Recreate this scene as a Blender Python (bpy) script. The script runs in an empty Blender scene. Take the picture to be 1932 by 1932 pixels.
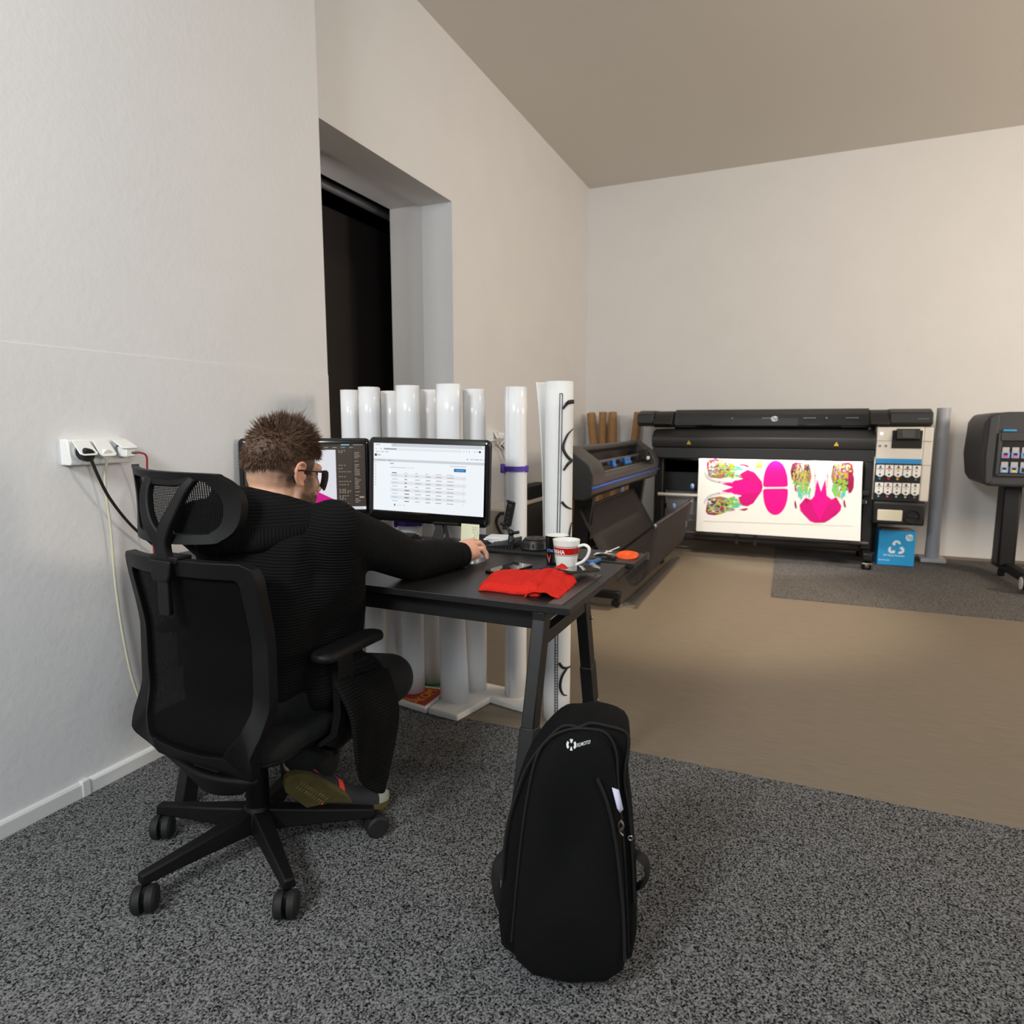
import bpy, bmesh, math, random
from mathutils import Vector, Matrix, noise
random.seed(7)
PI = math.pi
SC = bpy.context.scene
COL = SC.collection
XF = {}

# ------------------------------------------------------------------ materials
def mat(name, rgb, rough=0.5, metal=0.0, spec=0.5, nscale=0, ncol=0.0, bump=0.0, bscale=80, emit=None, estr=1.0, coat=0.0, alpha=1.0, trans=0.0):
    m = bpy.data.materials.new(name); m.use_nodes = True
    nt = m.node_tree; b = nt.nodes['Principled BSDF']
    def lin(c): return tuple(((x/12.92) if x <= .04045 else ((x+.055)/1.055)**2.4) for x in c)
    c = lin(rgb)
    b.inputs['Base Color'].default_value = (*c, 1)
    b.inputs['Roughness'].default_value = rough; b.inputs['Metallic'].default_value = metal
    b.inputs['Specular IOR Level'].default_value = spec
    b.inputs['Coat Weight'].default_value = coat; b.inputs['Alpha'].default_value = alpha
    b.inputs['Transmission Weight'].default_value = trans
    tc = None
    if nscale or bump:
        tc = nt.nodes.new('ShaderNodeTexCoord')
    if nscale and ncol:
        n = nt.nodes.new('ShaderNodeTexNoise'); n.inputs['Scale'].default_value = nscale; n.inputs['Detail'].default_value = 6
        nt.links.new(tc.outputs['Object'], n.inputs['Vector'])
        r = nt.nodes.new('ShaderNodeMapRange'); r.inputs['From Min'].default_value = .3; r.inputs['From Max'].default_value = .7
        r.inputs['To Min'].default_value = 1-ncol; r.inputs['To Max'].default_value = 1+ncol
        nt.links.new(n.outputs['Fac'], r.inputs['Value'])
        mx = nt.nodes.new('ShaderNodeVectorMath'); mx.operation = 'SCALE'; mx.inputs[0].default_value = c
        nt.links.new(r.outputs['Result'], mx.inputs['Scale']); nt.links.new(mx.outputs['Vector'], b.inputs['Base Color'])
    if bump:
        n = nt.nodes.new('ShaderNodeTexNoise'); n.inputs['Scale'].default_value = bscale; n.inputs['Detail'].default_value = 4
        nt.links.new(tc.outputs['Object'], n.inputs['Vector'])
        bp = nt.nodes.new('ShaderNodeBump'); bp.inputs['Strength'].default_value = bump; bp.inputs['Distance'].default_value = .01
        nt.links.new(n.outputs['Fac'], bp.inputs['Height']); nt.links.new(bp.outputs['Normal'], b.inputs['Normal'])
    if emit:
        b.inputs['Emission Color'].default_value = (*lin(emit), 1); b.inputs['Emission Strength'].default_value = estr
    return m

def nodes_of(m): return m.node_tree.nodes, m.node_tree.links, m.node_tree.nodes['Principled BSDF']

def carpet_mat(name, lo, hi, scale, warm=None):
    m = mat(name, hi, .95, spec=.1); N, L, b = nodes_of(m)
    tc = N.new('ShaderNodeTexCoord')
    n1 = N.new('ShaderNodeTexNoise'); n1.inputs['Scale'].default_value = scale; n1.inputs['Detail'].default_value = 3; n1.inputs['Roughness'].default_value = .7
    n2 = N.new('ShaderNodeTexVoronoi'); n2.inputs['Scale'].default_value = scale*1.6
    n3 = N.new('ShaderNodeTexNoise'); n3.inputs['Scale'].default_value = 2.2
    for n in (n1, n2, n3): L.new(tc.outputs['Object'], n.inputs['Vector'])
    a = N.new('ShaderNodeMath'); a.operation = 'MULTIPLY_ADD'; L.new(n1.outputs['Fac'], a.inputs[0]); a.inputs[1].default_value = 1.1
    bw = N.new('ShaderNodeMath'); bw.operation = 'MULTIPLY'; bw.inputs[1].default_value = .42; L.new(n2.outputs['Color'], bw.inputs[0]); L.new(bw.outputs[0], a.inputs[2])
    r = N.new('ShaderNodeValToRGB'); r.color_ramp.elements[0].position = .60; r.color_ramp.elements[1].position = .93
    def lin(c): return tuple(((x/12.92) if x <= .04045 else ((x+.055)/1.055)**2.4) for x in c)
    r.color_ramp.elements[0].color = (*lin(lo), 1); r.color_ramp.elements[1].color = (*lin(hi), 1)
    L.new(a.outputs[0], r.inputs['Fac']); L.new(r.outputs['Color'], b.inputs['Base Color'])
    bp = N.new('ShaderNodeBump'); bp.inputs['Strength'].default_value = .5; bp.inputs['Distance'].default_value = .004
    L.new(a.outputs[0], bp.inputs['Height']); L.new(bp.outputs['Normal'], b.inputs['Normal'])
    return m

def vinyl_mat(name, rgb):
    m = mat(name, rgb, .55, spec=.3); N, L, b = nodes_of(m)
    tc = N.new('ShaderNodeTexCoord'); mp = N.new('ShaderNodeMapping'); mp.inputs['Scale'].default_value = (1.6, 38, 1)
    n = N.new('ShaderNodeTexNoise'); n.inputs['Scale'].default_value = 5; n.inputs['Detail'].default_value = 5
    L.new(tc.outputs['Object'], mp.inputs['Vector']); L.new(mp.outputs['Vector'], n.inputs['Vector'])
    r = N.new('ShaderNodeMapRange'); r.inputs['From Min'].default_value = .3; r.inputs['From Max'].default_value = .7
    r.inputs['To Min'].default_value = .86; r.inputs['To Max'].default_value = 1.12
    L.new(n.outputs['Fac'], r.inputs['Value'])
    mx = N.new('ShaderNodeVectorMath'); mx.operation = 'SCALE'; mx.inputs[0].default_value = b.inputs['Base Color'].default_value[:3]
    L.new(r.outputs['Result'], mx.inputs['Scale']); L.new(mx.outputs['Vector'], b.inputs['Base Color'])
    return m

def mesh_fabric(name, rgb, nu, nv, hole=.5):
    """woven office-chair mesh: round holes on a uv grid"""
    m = mat(name, rgb, .8, spec=.12); N, L, b = nodes_of(m)
    uv = N.new('ShaderNodeTexCoord'); sep = N.new('ShaderNodeSeparateXYZ'); L.new(uv.outputs['UV'], sep.inputs[0])
    outs = []
    for k, s in (('X', nu), ('Y', nv)):
        a = N.new('ShaderNodeMath'); a.operation = 'MULTIPLY'; a.inputs[1].default_value = s*2*PI; L.new(sep.outputs[k], a.inputs[0])
        c = N.new('ShaderNodeMath'); c.operation = 'SINE'; L.new(a.outputs[0], c.inputs[0]); outs.append(c)
    mu = N.new('ShaderNodeMath'); mu.operation = 'ADD'; L.new(outs[0].outputs[0], mu.inputs[0]); L.new(outs[1].outputs[0], mu.inputs[1])
    lt = N.new('ShaderNodeMath'); lt.operation = 'LESS_THAN'; lt.inputs[1].default_value = hole; L.new(mu.outputs[0], lt.inputs[0])
    L.new(lt.outputs[0], b.inputs['Alpha'])
    return m

def knit_mat(name, rgb, freq, strength=.6):
    m = mat(name, rgb, .9, spec=.15); N, L, b = nodes_of(m)
    at = N.new('ShaderNodeAttribute'); at.attribute_name = 'rib'
    a = N.new('ShaderNodeMath'); a.operation = 'MULTIPLY'; a.inputs[1].default_value = freq*2*PI; L.new(at.outputs['Fac'], a.inputs[0])
    c = N.new('ShaderNodeMath'); c.operation = 'SINE'; L.new(a.outputs[0], c.inputs[0])
    bp = N.new('ShaderNodeBump'); bp.inputs['Strength'].default_value = strength; bp.inputs['Distance'].default_value = .004
    L.new(c.outputs[0], bp.inputs['Height']); L.new(bp.outputs['Normal'], b.inputs['Normal'])
    r = N.new('ShaderNodeMapRange'); r.inputs['From Min'].default_value = -1; r.inputs['To Min'].default_value = .65; r.inputs['To Max'].default_value = 1.3
    L.new(c.outputs[0], r.inputs['Value'])
    mx = N.new('ShaderNodeVectorMath'); mx.operation = 'SCALE'; mx.inputs[0].default_value = b.inputs['Base Color'].default_value[:3]
    L.new(r.outputs['Result'], mx.inputs['Scale']); L.new(mx.outputs['Vector'], b.inputs['Base Color'])
    return m

def vcol_mat(name, rough=.5, bump=0, bscale=100, spec=.4, sss=0):
    m = mat(name, (.5, .5, .5), rough, spec=spec, bump=bump, bscale=bscale); N, L, b = nodes_of(m)
    at = N.new('ShaderNodeAttribute'); at.attribute_name = 'tint'; L.new(at.outputs['Color'], b.inputs['Base Color'])
    if sss:
        b.inputs['Subsurface Weight'].default_value = sss; b.inputs['Subsurface Radius'].default_value = (.012, .005, .003); b.inputs['Subsurface Scale'].default_value = .5
    return m
def lin3(c): return tuple(((x/12.92) if x <= .04045 else ((x+.055)/1.055)**2.4) for x in c)

# ------------------------------------------------------------------ mesh builder
class MB:
    def __init__(s): s.v = []; s.f = []; s.m = []; s.cur = 0; s.uv = None
    def add(s, vs, fs, mi=None):
        o = len(s.v); s.v += [Vector(v) for v in vs]
        for f in fs: s.f.append([i+o for i in f]); s.m.append(s.cur if mi is None else mi)
        return s
    def box(s, a, b, M=None):
        x0, y0, z0 = a; x1, y1, z1 = b
        vs = [Vector(p) for p in ((x0,y0,z0),(x1,y0,z0),(x1,y1,z0),(x0,y1,z0),(x0,y0,z1),(x1,y0,z1),(x1,y1,z1),(x0,y1,z1))]
        if M: vs = [M @ v for v in vs]
        return s.add(vs, [(0,3,2,1),(4,5,6,7),(0,1,5,4),(1,2,6,5),(2,3,7,6),(3,0,4,7)])
    def cbox(s, c, d, M=None):
        return s.box([c[i]-d[i]/2 for i in range(3)], [c[i]+d[i]/2 for i in range(3)], M)
    def bar(s, p, q, w, h, up=(0,0,1)):
        """rectangular bar from p to q, width w across, height h along up"""
        p = Vector(p); q = Vector(q); d = (q-p).normalized(); u = Vector(up); r = d.cross(u).normalized(); u = r.cross(d)
        vs = [e+r*(a*w/2)+u*(b*h/2) for e in (p, q) for a, b in ((-1,-1),(1,-1),(1,1),(-1,1))]
        return s.add(vs, [(3,2,1,0),(4,5,6,7),(0,1,5,4),(1,2,6,5),(2,3,7,6),(3,0,4,7)])
    def rings(s, rs, cap0=True, cap1=True, closed=True):
        n = len(rs[0]); vs = [p for r in rs for p in r]; fs = []
        for i in range(len(rs)-1):
            for j in range(n if closed else n-1):
                k = (j+1) % n; fs.append((i*n+j, i*n+k, (i+1)*n+k, (i+1)*n+j))
        if cap0 and closed: fs.append(tuple(range(n-1, -1, -1)))
        if cap1 and closed: fs.append(tuple((len(rs)-1)*n+j for j in range(n)))
        return s.add(vs, fs)
    def tube(s, pts, r, n=8, cap=True, sx=1, sy=1):
        pts = [Vector(p) for p in pts]; rs = []
        rr = r if isinstance(r, (list, tuple)) else [r]*len(pts)
        prev = None
        for i, p in enumerate(pts):
            t = (pts[min(i+1, len(pts)-1)]-pts[max(i-1, 0)]).normalized()
            if prev is None:
                a = Vector((0,0,1)) if abs(t.z) < .9 else Vector((1,0,0)); u = t.cross(a).normalized()
            else: u = (prev-t*prev.dot(t)).normalized()
            prev = u; w = t.cross(u)
            rs.append([p+u*math.cos(2*PI*k/n)*rr[i]*sx+w*math.sin(2*PI*k/n)*rr[i]*sy for k in range(n)])
        return s.rings(rs, cap, cap)
    def cyl(s, p, q, r, n=16, r2=None): return s.tube([p, q], [r, r if r2 is None else r2], n)
    def lathe(s, c, prof, n=32, cap=True, axis=None):
        """prof: (radius, height) pairs"""
        c = Vector(c); M = Matrix.Identity(3) if axis is None else Vector((0,0,1)).rotation_difference(Vector(axis)).to_matrix()
        rs = [[c+M@Vector((r*math.cos(2*PI*k/n), r*math.sin(2*PI*k/n), h)) for k in range(n)] for r, h in prof]
        return s.rings(rs, cap, cap)
    def prism(s, poly, d, M=None):
        """poly: list of 3d points (planar), extruded by vector d"""
        vs = [Vector(p) for p in poly]; d = Vector(d); n = len(vs); al = vs+[v+d for v in vs]
        if M: al = [M @ v for v in al]
        return s.add(al, [tuple(range(n-1,-1,-1)), tuple(range(n, 2*n))]+[(i, (i+1)%n, (i+1)%n+n, i+n) for i in range(n)])
    def poly(s, pts, mi=None): return s.add(pts, [tuple(range(len(pts)))], mi)
    def sph(s, c, r, n=12, m=8, M=None):
        c = Vector(c); r = (r, r, r) if not isinstance(r, (tuple, list)) else r; vs = []; fs = []
        for i in range(m+1):
            th = PI*i/m
            for j in range(n):
                ph = 2*PI*j/n; p = Vector((r[0]*math.sin(th)*math.cos(ph), r[1]*math.sin(th)*math.sin(ph), r[2]*math.cos(th)))
                vs.append(c+(M@p if M else p))
        for i in range(m):
            for j in range(n): fs.append((i*n+j, (i+1)*n+j, (i+1)*n+(j+1)%n, i*n+(j+1)%n))
        return s.add(vs, fs)
    def grid(s, fn, nu, nv, closed=False):
        o = len(s.v)
        vs = [Vector(fn(i/nu, j/nv)) for j in range(nv+1) for i in range(nu+1)]
        fs = [(j*(nu+1)+i, j*(nu+1)+i+1, (j+1)*(nu+1)+i+1, (j+1)*(nu+1)+i) for j in range(nv) for i in range(nu)]
        s.uv = s.uv or {}
        for j in range(nv+1):
            for i in range(nu+1): s.uv[o+j*(nu+1)+i] = (i/nu, j/nv)
        return s.add(vs, fs)

def M_of(o): return XF.get(o.name, Matrix.Identity(4)) if o else Matrix.Identity(4)

def obj(name, mb, mats, parent=None, local=False, smooth=40, bevel=0, seg=2, solid=0, sub=0, label=None, weld=False):
    me = bpy.data.meshes.new(name)
    inv = Matrix.Identity(4) if local else M_of(parent).inverted()
    me.from_pydata([inv @ v for v in mb.v], [], mb.f)
    if not isinstance(mats, (list, tuple)): mats = [mats]
    for m in mats: me.materials.append(m)
    if len(mats) > 1: me.polygons.foreach_set('material_index', mb.m)
    if mb.uv:
        ul = me.uv_layers.new(name='UVMap')
        for lp in me.loops: ul.data[lp.index].uv = mb.uv.get(lp.vertex_index, (0, 0))
    bm = bmesh.new(); bm.from_mesh(me)
    bmesh.ops.remove_doubles(bm, verts=bm.verts, dist=1e-5 if not weld else 1e-4)
    bmesh.ops.recalc_face_normals(bm, faces=bm.faces); bm.to_mesh(me); bm.free()
    if smooth:
        for p in me.polygons: p.use_smooth = True
        me.set_sharp_from_angle(angle=math.radians(smooth))
    o = bpy.data.objects.new(name, me); COL.objects.link(o)
    if parent: o.parent = parent; XF[o.name] = M_of(parent)
    if solid:
        md = o.modifiers.new('thick', 'SOLIDIFY'); md.thickness = solid; md.offset = 0
    if bevel:
        md = o.modifiers.new('edge', 'BEVEL'); md.width = bevel; md.segments = seg; md.limit_method = 'ANGLE'; md.angle_limit = math.radians(35)
        md.harden_normals = False
    if sub:
        md = o.modifiers.new('sub', 'SUBSURF'); md.levels = sub; md.render_levels = sub
    if label: o['label'] = label
    return o

def tag(o, label, cat, group=None):
    o['label'] = label; o['category'] = cat
    if group: o['group'] = group
    return o
def struct(o): o['kind'] = 'structure'; return o
def thing(name, label, cat, loc=(0,0,0), rotz=0, group=None):
    o = bpy.data.objects.new(name, None); COL.objects.link(o); o.empty_display_size = .05
    o.location = loc; o.rotation_euler = (0, 0, rotz)
    XF[o.name] = Matrix.Translation(loc) @ Matrix.Rotation(rotz, 4, 'Z')
    return tag(o, label, cat, group)
def dup(o, loc=None, rotz=None, label=None, parent=None):
    c = o.copy(); COL.objects.link(c)
    if parent: c.parent = parent
    if loc is not None: c.location = loc
    if rotz is not None: c.rotation_euler = (0, 0, rotz)
    if label: c['label'] = label
    XF[c.name] = Matrix.Translation(c.location) @ Matrix.Rotation(c.rotation_euler[2], 4, 'Z')
    for ch in list(o.children): dup(ch, parent=c)
    return c

def text_mb(mb, s, size, place, mi=0, fat=0.0, shear=0.0, align='LEFT', extr=0.0):
    """lettering laid on a surface: place(x, y) -> 3d point"""
    cu = bpy.data.curves.new('t', 'FONT'); cu.body = s; cu.size = size; cu.offset = fat; cu.shear = shear; cu.align_x = align; cu.resolution_u = 2
    o = bpy.data.objects.new('t', cu); COL.objects.link(o)
    me = bpy.data.meshes.new_from_object(o.evaluated_get(bpy.context.evaluated_depsgraph_get()))
    mb.add([place(v.co.x, v.co.y) for v in me.vertices], [tuple(p.vertices) for p in me.polygons], mi)
    bpy.data.objects.remove(o); bpy.data.curves.remove(cu); bpy.data.meshes.remove(me)
def rrect(x0, y0, x1, y1, r, n=5):
    out = []
    for cx, cy, a in ((x1-r,y0+r,-PI/2),(x1-r,y1-r,0),(x0+r,y1-r,PI/2),(x0+r,y0+r,PI)):
        for k in range(n+1): t = a+PI/2*k/n; out.append((cx+r*math.cos(t), cy+r*math.sin(t)))
    return out
def cat(pts, n=8):
    """smooth curve through points"""
    P = [Vector(p) for p in pts]; P = [2*P[0]-P[1]]+P+[2*P[-1]-P[-2]]; out = []
    for i in range(1, len(P)-2):
        a, b, c, d = P[i-1:i+3]
        for k in range(n):
            t = k/n; out.append(.5*((2*b)+(c-a)*t+(2*a-5*b+4*c-d)*t*t+(3*b-a-3*c+d)*t**3))
    return out+[P[-2]]
def bake(o):
    """apply modifiers into plain mesh data"""
    dg = bpy.context.evaluated_depsgraph_get(); me = bpy.data.meshes.new_from_object(o.evaluated_get(dg)); old = o.data
    o.modifiers.clear(); o.data = me; bpy.data.meshes.remove(old); return me

# colours
BLK = mat('black_plastic', (.065,.063,.063), .45, bump=.05, bscale=400)
BLKM = mat('black_matte', (.06,.06,.06), .7)
BLKG = mat('black_gloss', (.035,.035,.04), .12, coat=.3)
DESK = mat('desk_black_laminate', (.085,.075,.07), .42, nscale=25, ncol=.12, bump=.04, bscale=200)
STEELB = mat('black_powder_steel', (.045,.044,.044), .5)
STEEL = mat('steel', (.6,.58,.55), .3, 1.0)
WHT = mat('white_plastic', (.9,.9,.88), .4)
FOAM = mat('white_foam', (.88,.87,.85), .8, nscale=12, ncol=.05, bump=.2, bscale=120)
VINYL = mat('white_gloss_vinyl', (.93,.93,.93), .25, coat=.2)
PAPER = mat('paper_white', (.92,.92,.91), .7)
INK = mat('black_ink', (.05,.05,.05), .5)
RED = mat('red', (.8,.1,.07), .5)
# ------------------------------------------------------------------ camera
cam = bpy.data.cameras.new('camera'); co = bpy.data.objects.new('camera', cam); COL.objects.link(co)
cam.sensor_width = 36; cam.lens = 36*1247/1932; cam.clip_start = .05
co.location = (0, 0, 1.25); co.rotation_euler = (math.radians(90-7.6), 0, math.radians(23.66))
cam.dof.use_dof = True; cam.dof.focus_distance = 1.95; cam.dof.aperture_fstop = 4.0
SC.camera = co
SC.view_settings.view_transform = 'Standard'; SC.view_settings.look = 'None'; SC.view_settings.gamma = 1
SC.view_settings.use_curve_mapping = False; SC.view_settings.exposure = .14
w = bpy.data.worlds.new('world'); SC.world = w; w.use_nodes = True
w.node_tree.nodes['Background'].inputs['Color'].default_value = (.8, .85, 1, 1); w.node_tree.nodes['Background'].inputs['Strength'].default_value = .02

# ------------------------------------------------------------------ room
WALL = mat('wall_paint', (.87,.868,.865), .75, spec=.25, nscale=3, ncol=.015, bump=.12, bscale=35)
CEIL = mat('ceiling_paint', (.84,.82,.79), .85, spec=.2, bump=.1, bscale=30)
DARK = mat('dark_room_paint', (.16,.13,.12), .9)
LINO = vinyl_mat('beige_lino', (.49,.445,.385))
CARP = carpet_mat('grey_carpet', (.02,.02,.022), (.535,.535,.535), 175)
CARP2 = carpet_mat('grey_carpet_warm', (.10,.10,.10), (.52,.505,.495), 190)
XN, XFW, YB, ZC = -2.175, -2.29, 7.34, 3.80
def quad_wall(name, pts, m):
    mb = MB(); mb.poly(pts); return struct(obj(name, mb, m, smooth=0))
mb = MB(); mb.box((-6.5,-3.2,-.1),(5.2,10,0)); struct(obj('floor', mb, LINO, smooth=0))
mb = MB(); mb.box((XFW,-3.2,ZC),(5.2,YB+.1,ZC+.1)); struct(obj('ceiling', mb, CEIL, smooth=0))
mb = MB(); mb.box((XFW-.51,YB,0),(5.2,YB+.15,ZC)); struct(obj('wall_back', mb, WALL, smooth=0))
mb = MB(); mb.box((5.05,-3.2,0),(5.2,YB,ZC)); struct(obj('wall_right', mb, WALL, smooth=0))
mb = MB(); mb.box((XN-.5,-3.35,0),(5.2,-3.2,ZC)); struct(obj('wall_front', mb, WALL, smooth=0))
# near left wall, with a faint overlap line of lining paper
mb = MB(); mb.box((XN-.6,-3.2,0),(XN,2.69,ZC)); mb.box((XN-.01,-3.2,0),(XN+.0025,2.69,1.49)); struct(obj('wall_left', mb, WALL, smooth=0))
# far left wall, doorway between
ZO = 2.758
mb = MB()
mb.box((-2.534,4.2,0),(XFW,YB,ZC)); mb.box((-2.805,4.215,0),(-2.534,YB,ZC))
mb.box((-2.534,2.69,ZO),(XFW,4.2,ZC)); mb.box((-2.80,2.69,ZO+.015),(-2.534,4.215,ZC))
struct(obj('wall_left_far', mb, WALL, smooth=0))
# skirting board
mb = MB()
for y0, y1 in ((-3.2,1.335),(1.338,2.69)):
    poly = [(XN,y0,0),(XN+.018,y0,0),(XN+.018,y0,.046),(XN+.012,y0,.053),(XN,y0,.056)]
    mb.prism(poly, (0,y1-y0,0))
mb.box((XN,1.325,0),(XN+.0215,1.352,.058))
struct(obj('baseboard_left', mb, mat('skirting_white', (.86,.86,.85), .45), bevel=.002))
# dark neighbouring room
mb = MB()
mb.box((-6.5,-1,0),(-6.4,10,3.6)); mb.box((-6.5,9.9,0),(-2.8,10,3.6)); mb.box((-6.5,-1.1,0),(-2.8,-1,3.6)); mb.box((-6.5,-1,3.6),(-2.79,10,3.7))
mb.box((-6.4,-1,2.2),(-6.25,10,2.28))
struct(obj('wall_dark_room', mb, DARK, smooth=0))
mb = MB(); mb.tube([(-2.95,2.2,2.80),(-2.95,7,2.80)], .030, 12)
for y in (5.6,7.0): mb.cbox((-2.95,y,3.2),(.02,.05,.8))
tag(obj('ceiling_pipe', mb, mat('galvanised', (.62,.63,.65), .4, .6)), 'grey metal pipe running under the ceiling of the dark doorway room', 'pipe')
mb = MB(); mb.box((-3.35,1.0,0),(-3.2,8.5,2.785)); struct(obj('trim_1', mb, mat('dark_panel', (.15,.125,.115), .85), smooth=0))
# carpets
def wavy_mat(x0, x1, y0, y1, h):
    """thin carpet with a slightly ragged far edge"""
    n = 120; P = [(x0,y0,0),(x1,y0,0)]
    far = [(x1-(x1-x0)*k/n, y1+.004*noise.noise(Vector((k*.7,0,0)))+.002*random.uniform(-1,1), 0) for k in range(n+1)]
    mb = MB(); mb.prism(P+far, (0,0,h)); return mb
tag(obj('carpet', wavy_mat(XN+.02,5.0,-3.1,2.377,.004), CARP, smooth=0), 'dark grey speckled carpet under the office chair and backpack', 'carpet')
mb = MB(); n = 60
mb.prism([(-.155,5.05,0)]+[(-.155+k/n*5.0,5.05+.003*random.uniform(-1,1),0) for k in range(1,n)]+[(4.9,5.05,0),(4.9,7.15,0),(-.2,7.15,0)], (0,0,.004))
tag(obj('carpet', mb, CARP2, smooth=0), 'brownish grey carpet piece laid below the large printer', 'carpet')
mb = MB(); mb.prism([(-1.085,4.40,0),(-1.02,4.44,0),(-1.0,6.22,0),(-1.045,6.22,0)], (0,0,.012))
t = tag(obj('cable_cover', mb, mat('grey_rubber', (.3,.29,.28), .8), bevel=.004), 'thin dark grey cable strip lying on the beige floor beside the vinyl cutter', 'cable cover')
mb = MB(); mb.tube(cat([(-1.06,4.42,.005),(-1.10,4.34,.004),(-1.2,4.31,.004),(-1.5,4.4,.004)]), .0035, 6)
obj('cable', mb, mat('grey_cable_floor',(.4,.37,.34),.6), t)

# ------------------------------------------------------------------ lights
def area(name, loc, target, sx, sy, power, col):
    l = bpy.data.lights.new(name, 'AREA'); l.shape = 'RECTANGLE'; l.size = sx; l.size_y = sy; l.energy = power; l.color = col
    o = bpy.data.objects.new(name, l); COL.objects.link(o); o.location = loc
    o.rotation_euler = (Vector(target)-Vector(loc)).to_track_quat('-Z', 'Y').to_euler(); return o
area('softbox_near', (-1.2,-1.4,2.7), (-1.5,3.0,1.2), .7, .7, 84, (.94,.975,1))
area('fill_side', (2.6,-1.4,2.3), (-2.2,1.6,1.4), 1.0, 1.0, 52, (.84,.92,1))  # unseen fill added from the right to brighten the near left wall
area('hidden_pipe_fill', (-2.9,2.0,2.3), (-3.05,4.4,2.85), .2, .2, 9, (1,.95,.92))  # unseen fill added behind the near wall to bring out the pipe
area('standing_lamp_warm', (4.5,3.7,2.15), (.3,7.3,1.6), 1.2, 1.0, 125, (1,.84,.67))
area('printer_front_fill', (.6,3.4,3.72), (.2,6.2,.6), .7, .4, 26, (1,.88,.72))  # unseen fill added to light the printer area from the front
def spot(name, loc, target, power, deg, col):
    l = bpy.data.lights.new(name, 'SPOT'); l.energy = power; l.spot_size = math.radians(deg); l.spot_blend = .6; l.color = col; l.shadow_soft_size = .06
    o = bpy.data.objects.new(name, l); COL.objects.link(o); o.location = loc
    o.rotation_euler = (Vector(target)-Vector(loc)).to_track_quat('-Z', 'Y').to_euler()
spot('floor_spotlight', (-.35,4.7,3.7), (-.6,4.75,0), 300, 48, (1,.84,.62))
spot('sheet_fill_spot', (-.1,3.9,3.7), (-.15,6.42,.62), 380, 27, (1,.97,.93))  # unseen spot added only to brighten the printed sheet
# ------------------------------------------------------------------ desk
ZD = .771
desk = thing('office_desk', 'black laminate office desk with splayed black steel legs, holding two monitors', 'desk', (-1.3,2.0,0))
mb = MB(); mb.box((-2.12,1.596,ZD-.02),(-.535,2.195,ZD)); obj('desktop', mb, DESK, desk, bevel=.0015)
mb = MB(); mb.box((-2.12,2.217,ZD-.02),(-.512,2.418,ZD)); obj('rear_top', mb, DESK, desk, bevel=.0015)
mb = MB(); mb.box((-2.05,1.655,.684),(-.645,1.70,.75)); mb.box((-2.05,2.19,.70),(-.6,2.222,.745)); obj('cross_beam', mb, STEELB, desk, bevel=.002)
for X in (-.625, -1.80):
    for (ya, za, yb, zb) in ((1.632,.75,1.535,.40), (1.975,.75,2.075,.40)):
        mb = MB(); mb.bar((X,ya,za),(X,yb,zb),.036,.05,up=(0,1,0)); lg = obj('leg', mb, STEELB, desk, bevel=.003)
        k = (yb-ya)/(zb-za); y0 = yb-k*(zb-.006)
        mb = MB(); mb.bar((X,yb-k*-.05,zb+.05),(X,y0,.007),.041,.056,up=(0,1,0)); obj('leg_extension', mb, STEELB, lg, bevel=.003)
    mb = MB(); mb.bar((X,1.62,.672),(X,2.0,.672),.03,.036); mb.bar((X,1.6,.735),(X,2.21,.735),.035,.03); obj('cross_bar', mb, STEELB, desk, bevel=.002)
for y, z in ((2.03,.62),(2.12,.30)):
    mb = MB(); mb.sph((-.606,y,z),.0065); obj('bolt', mb, STEEL, desk)

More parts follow.
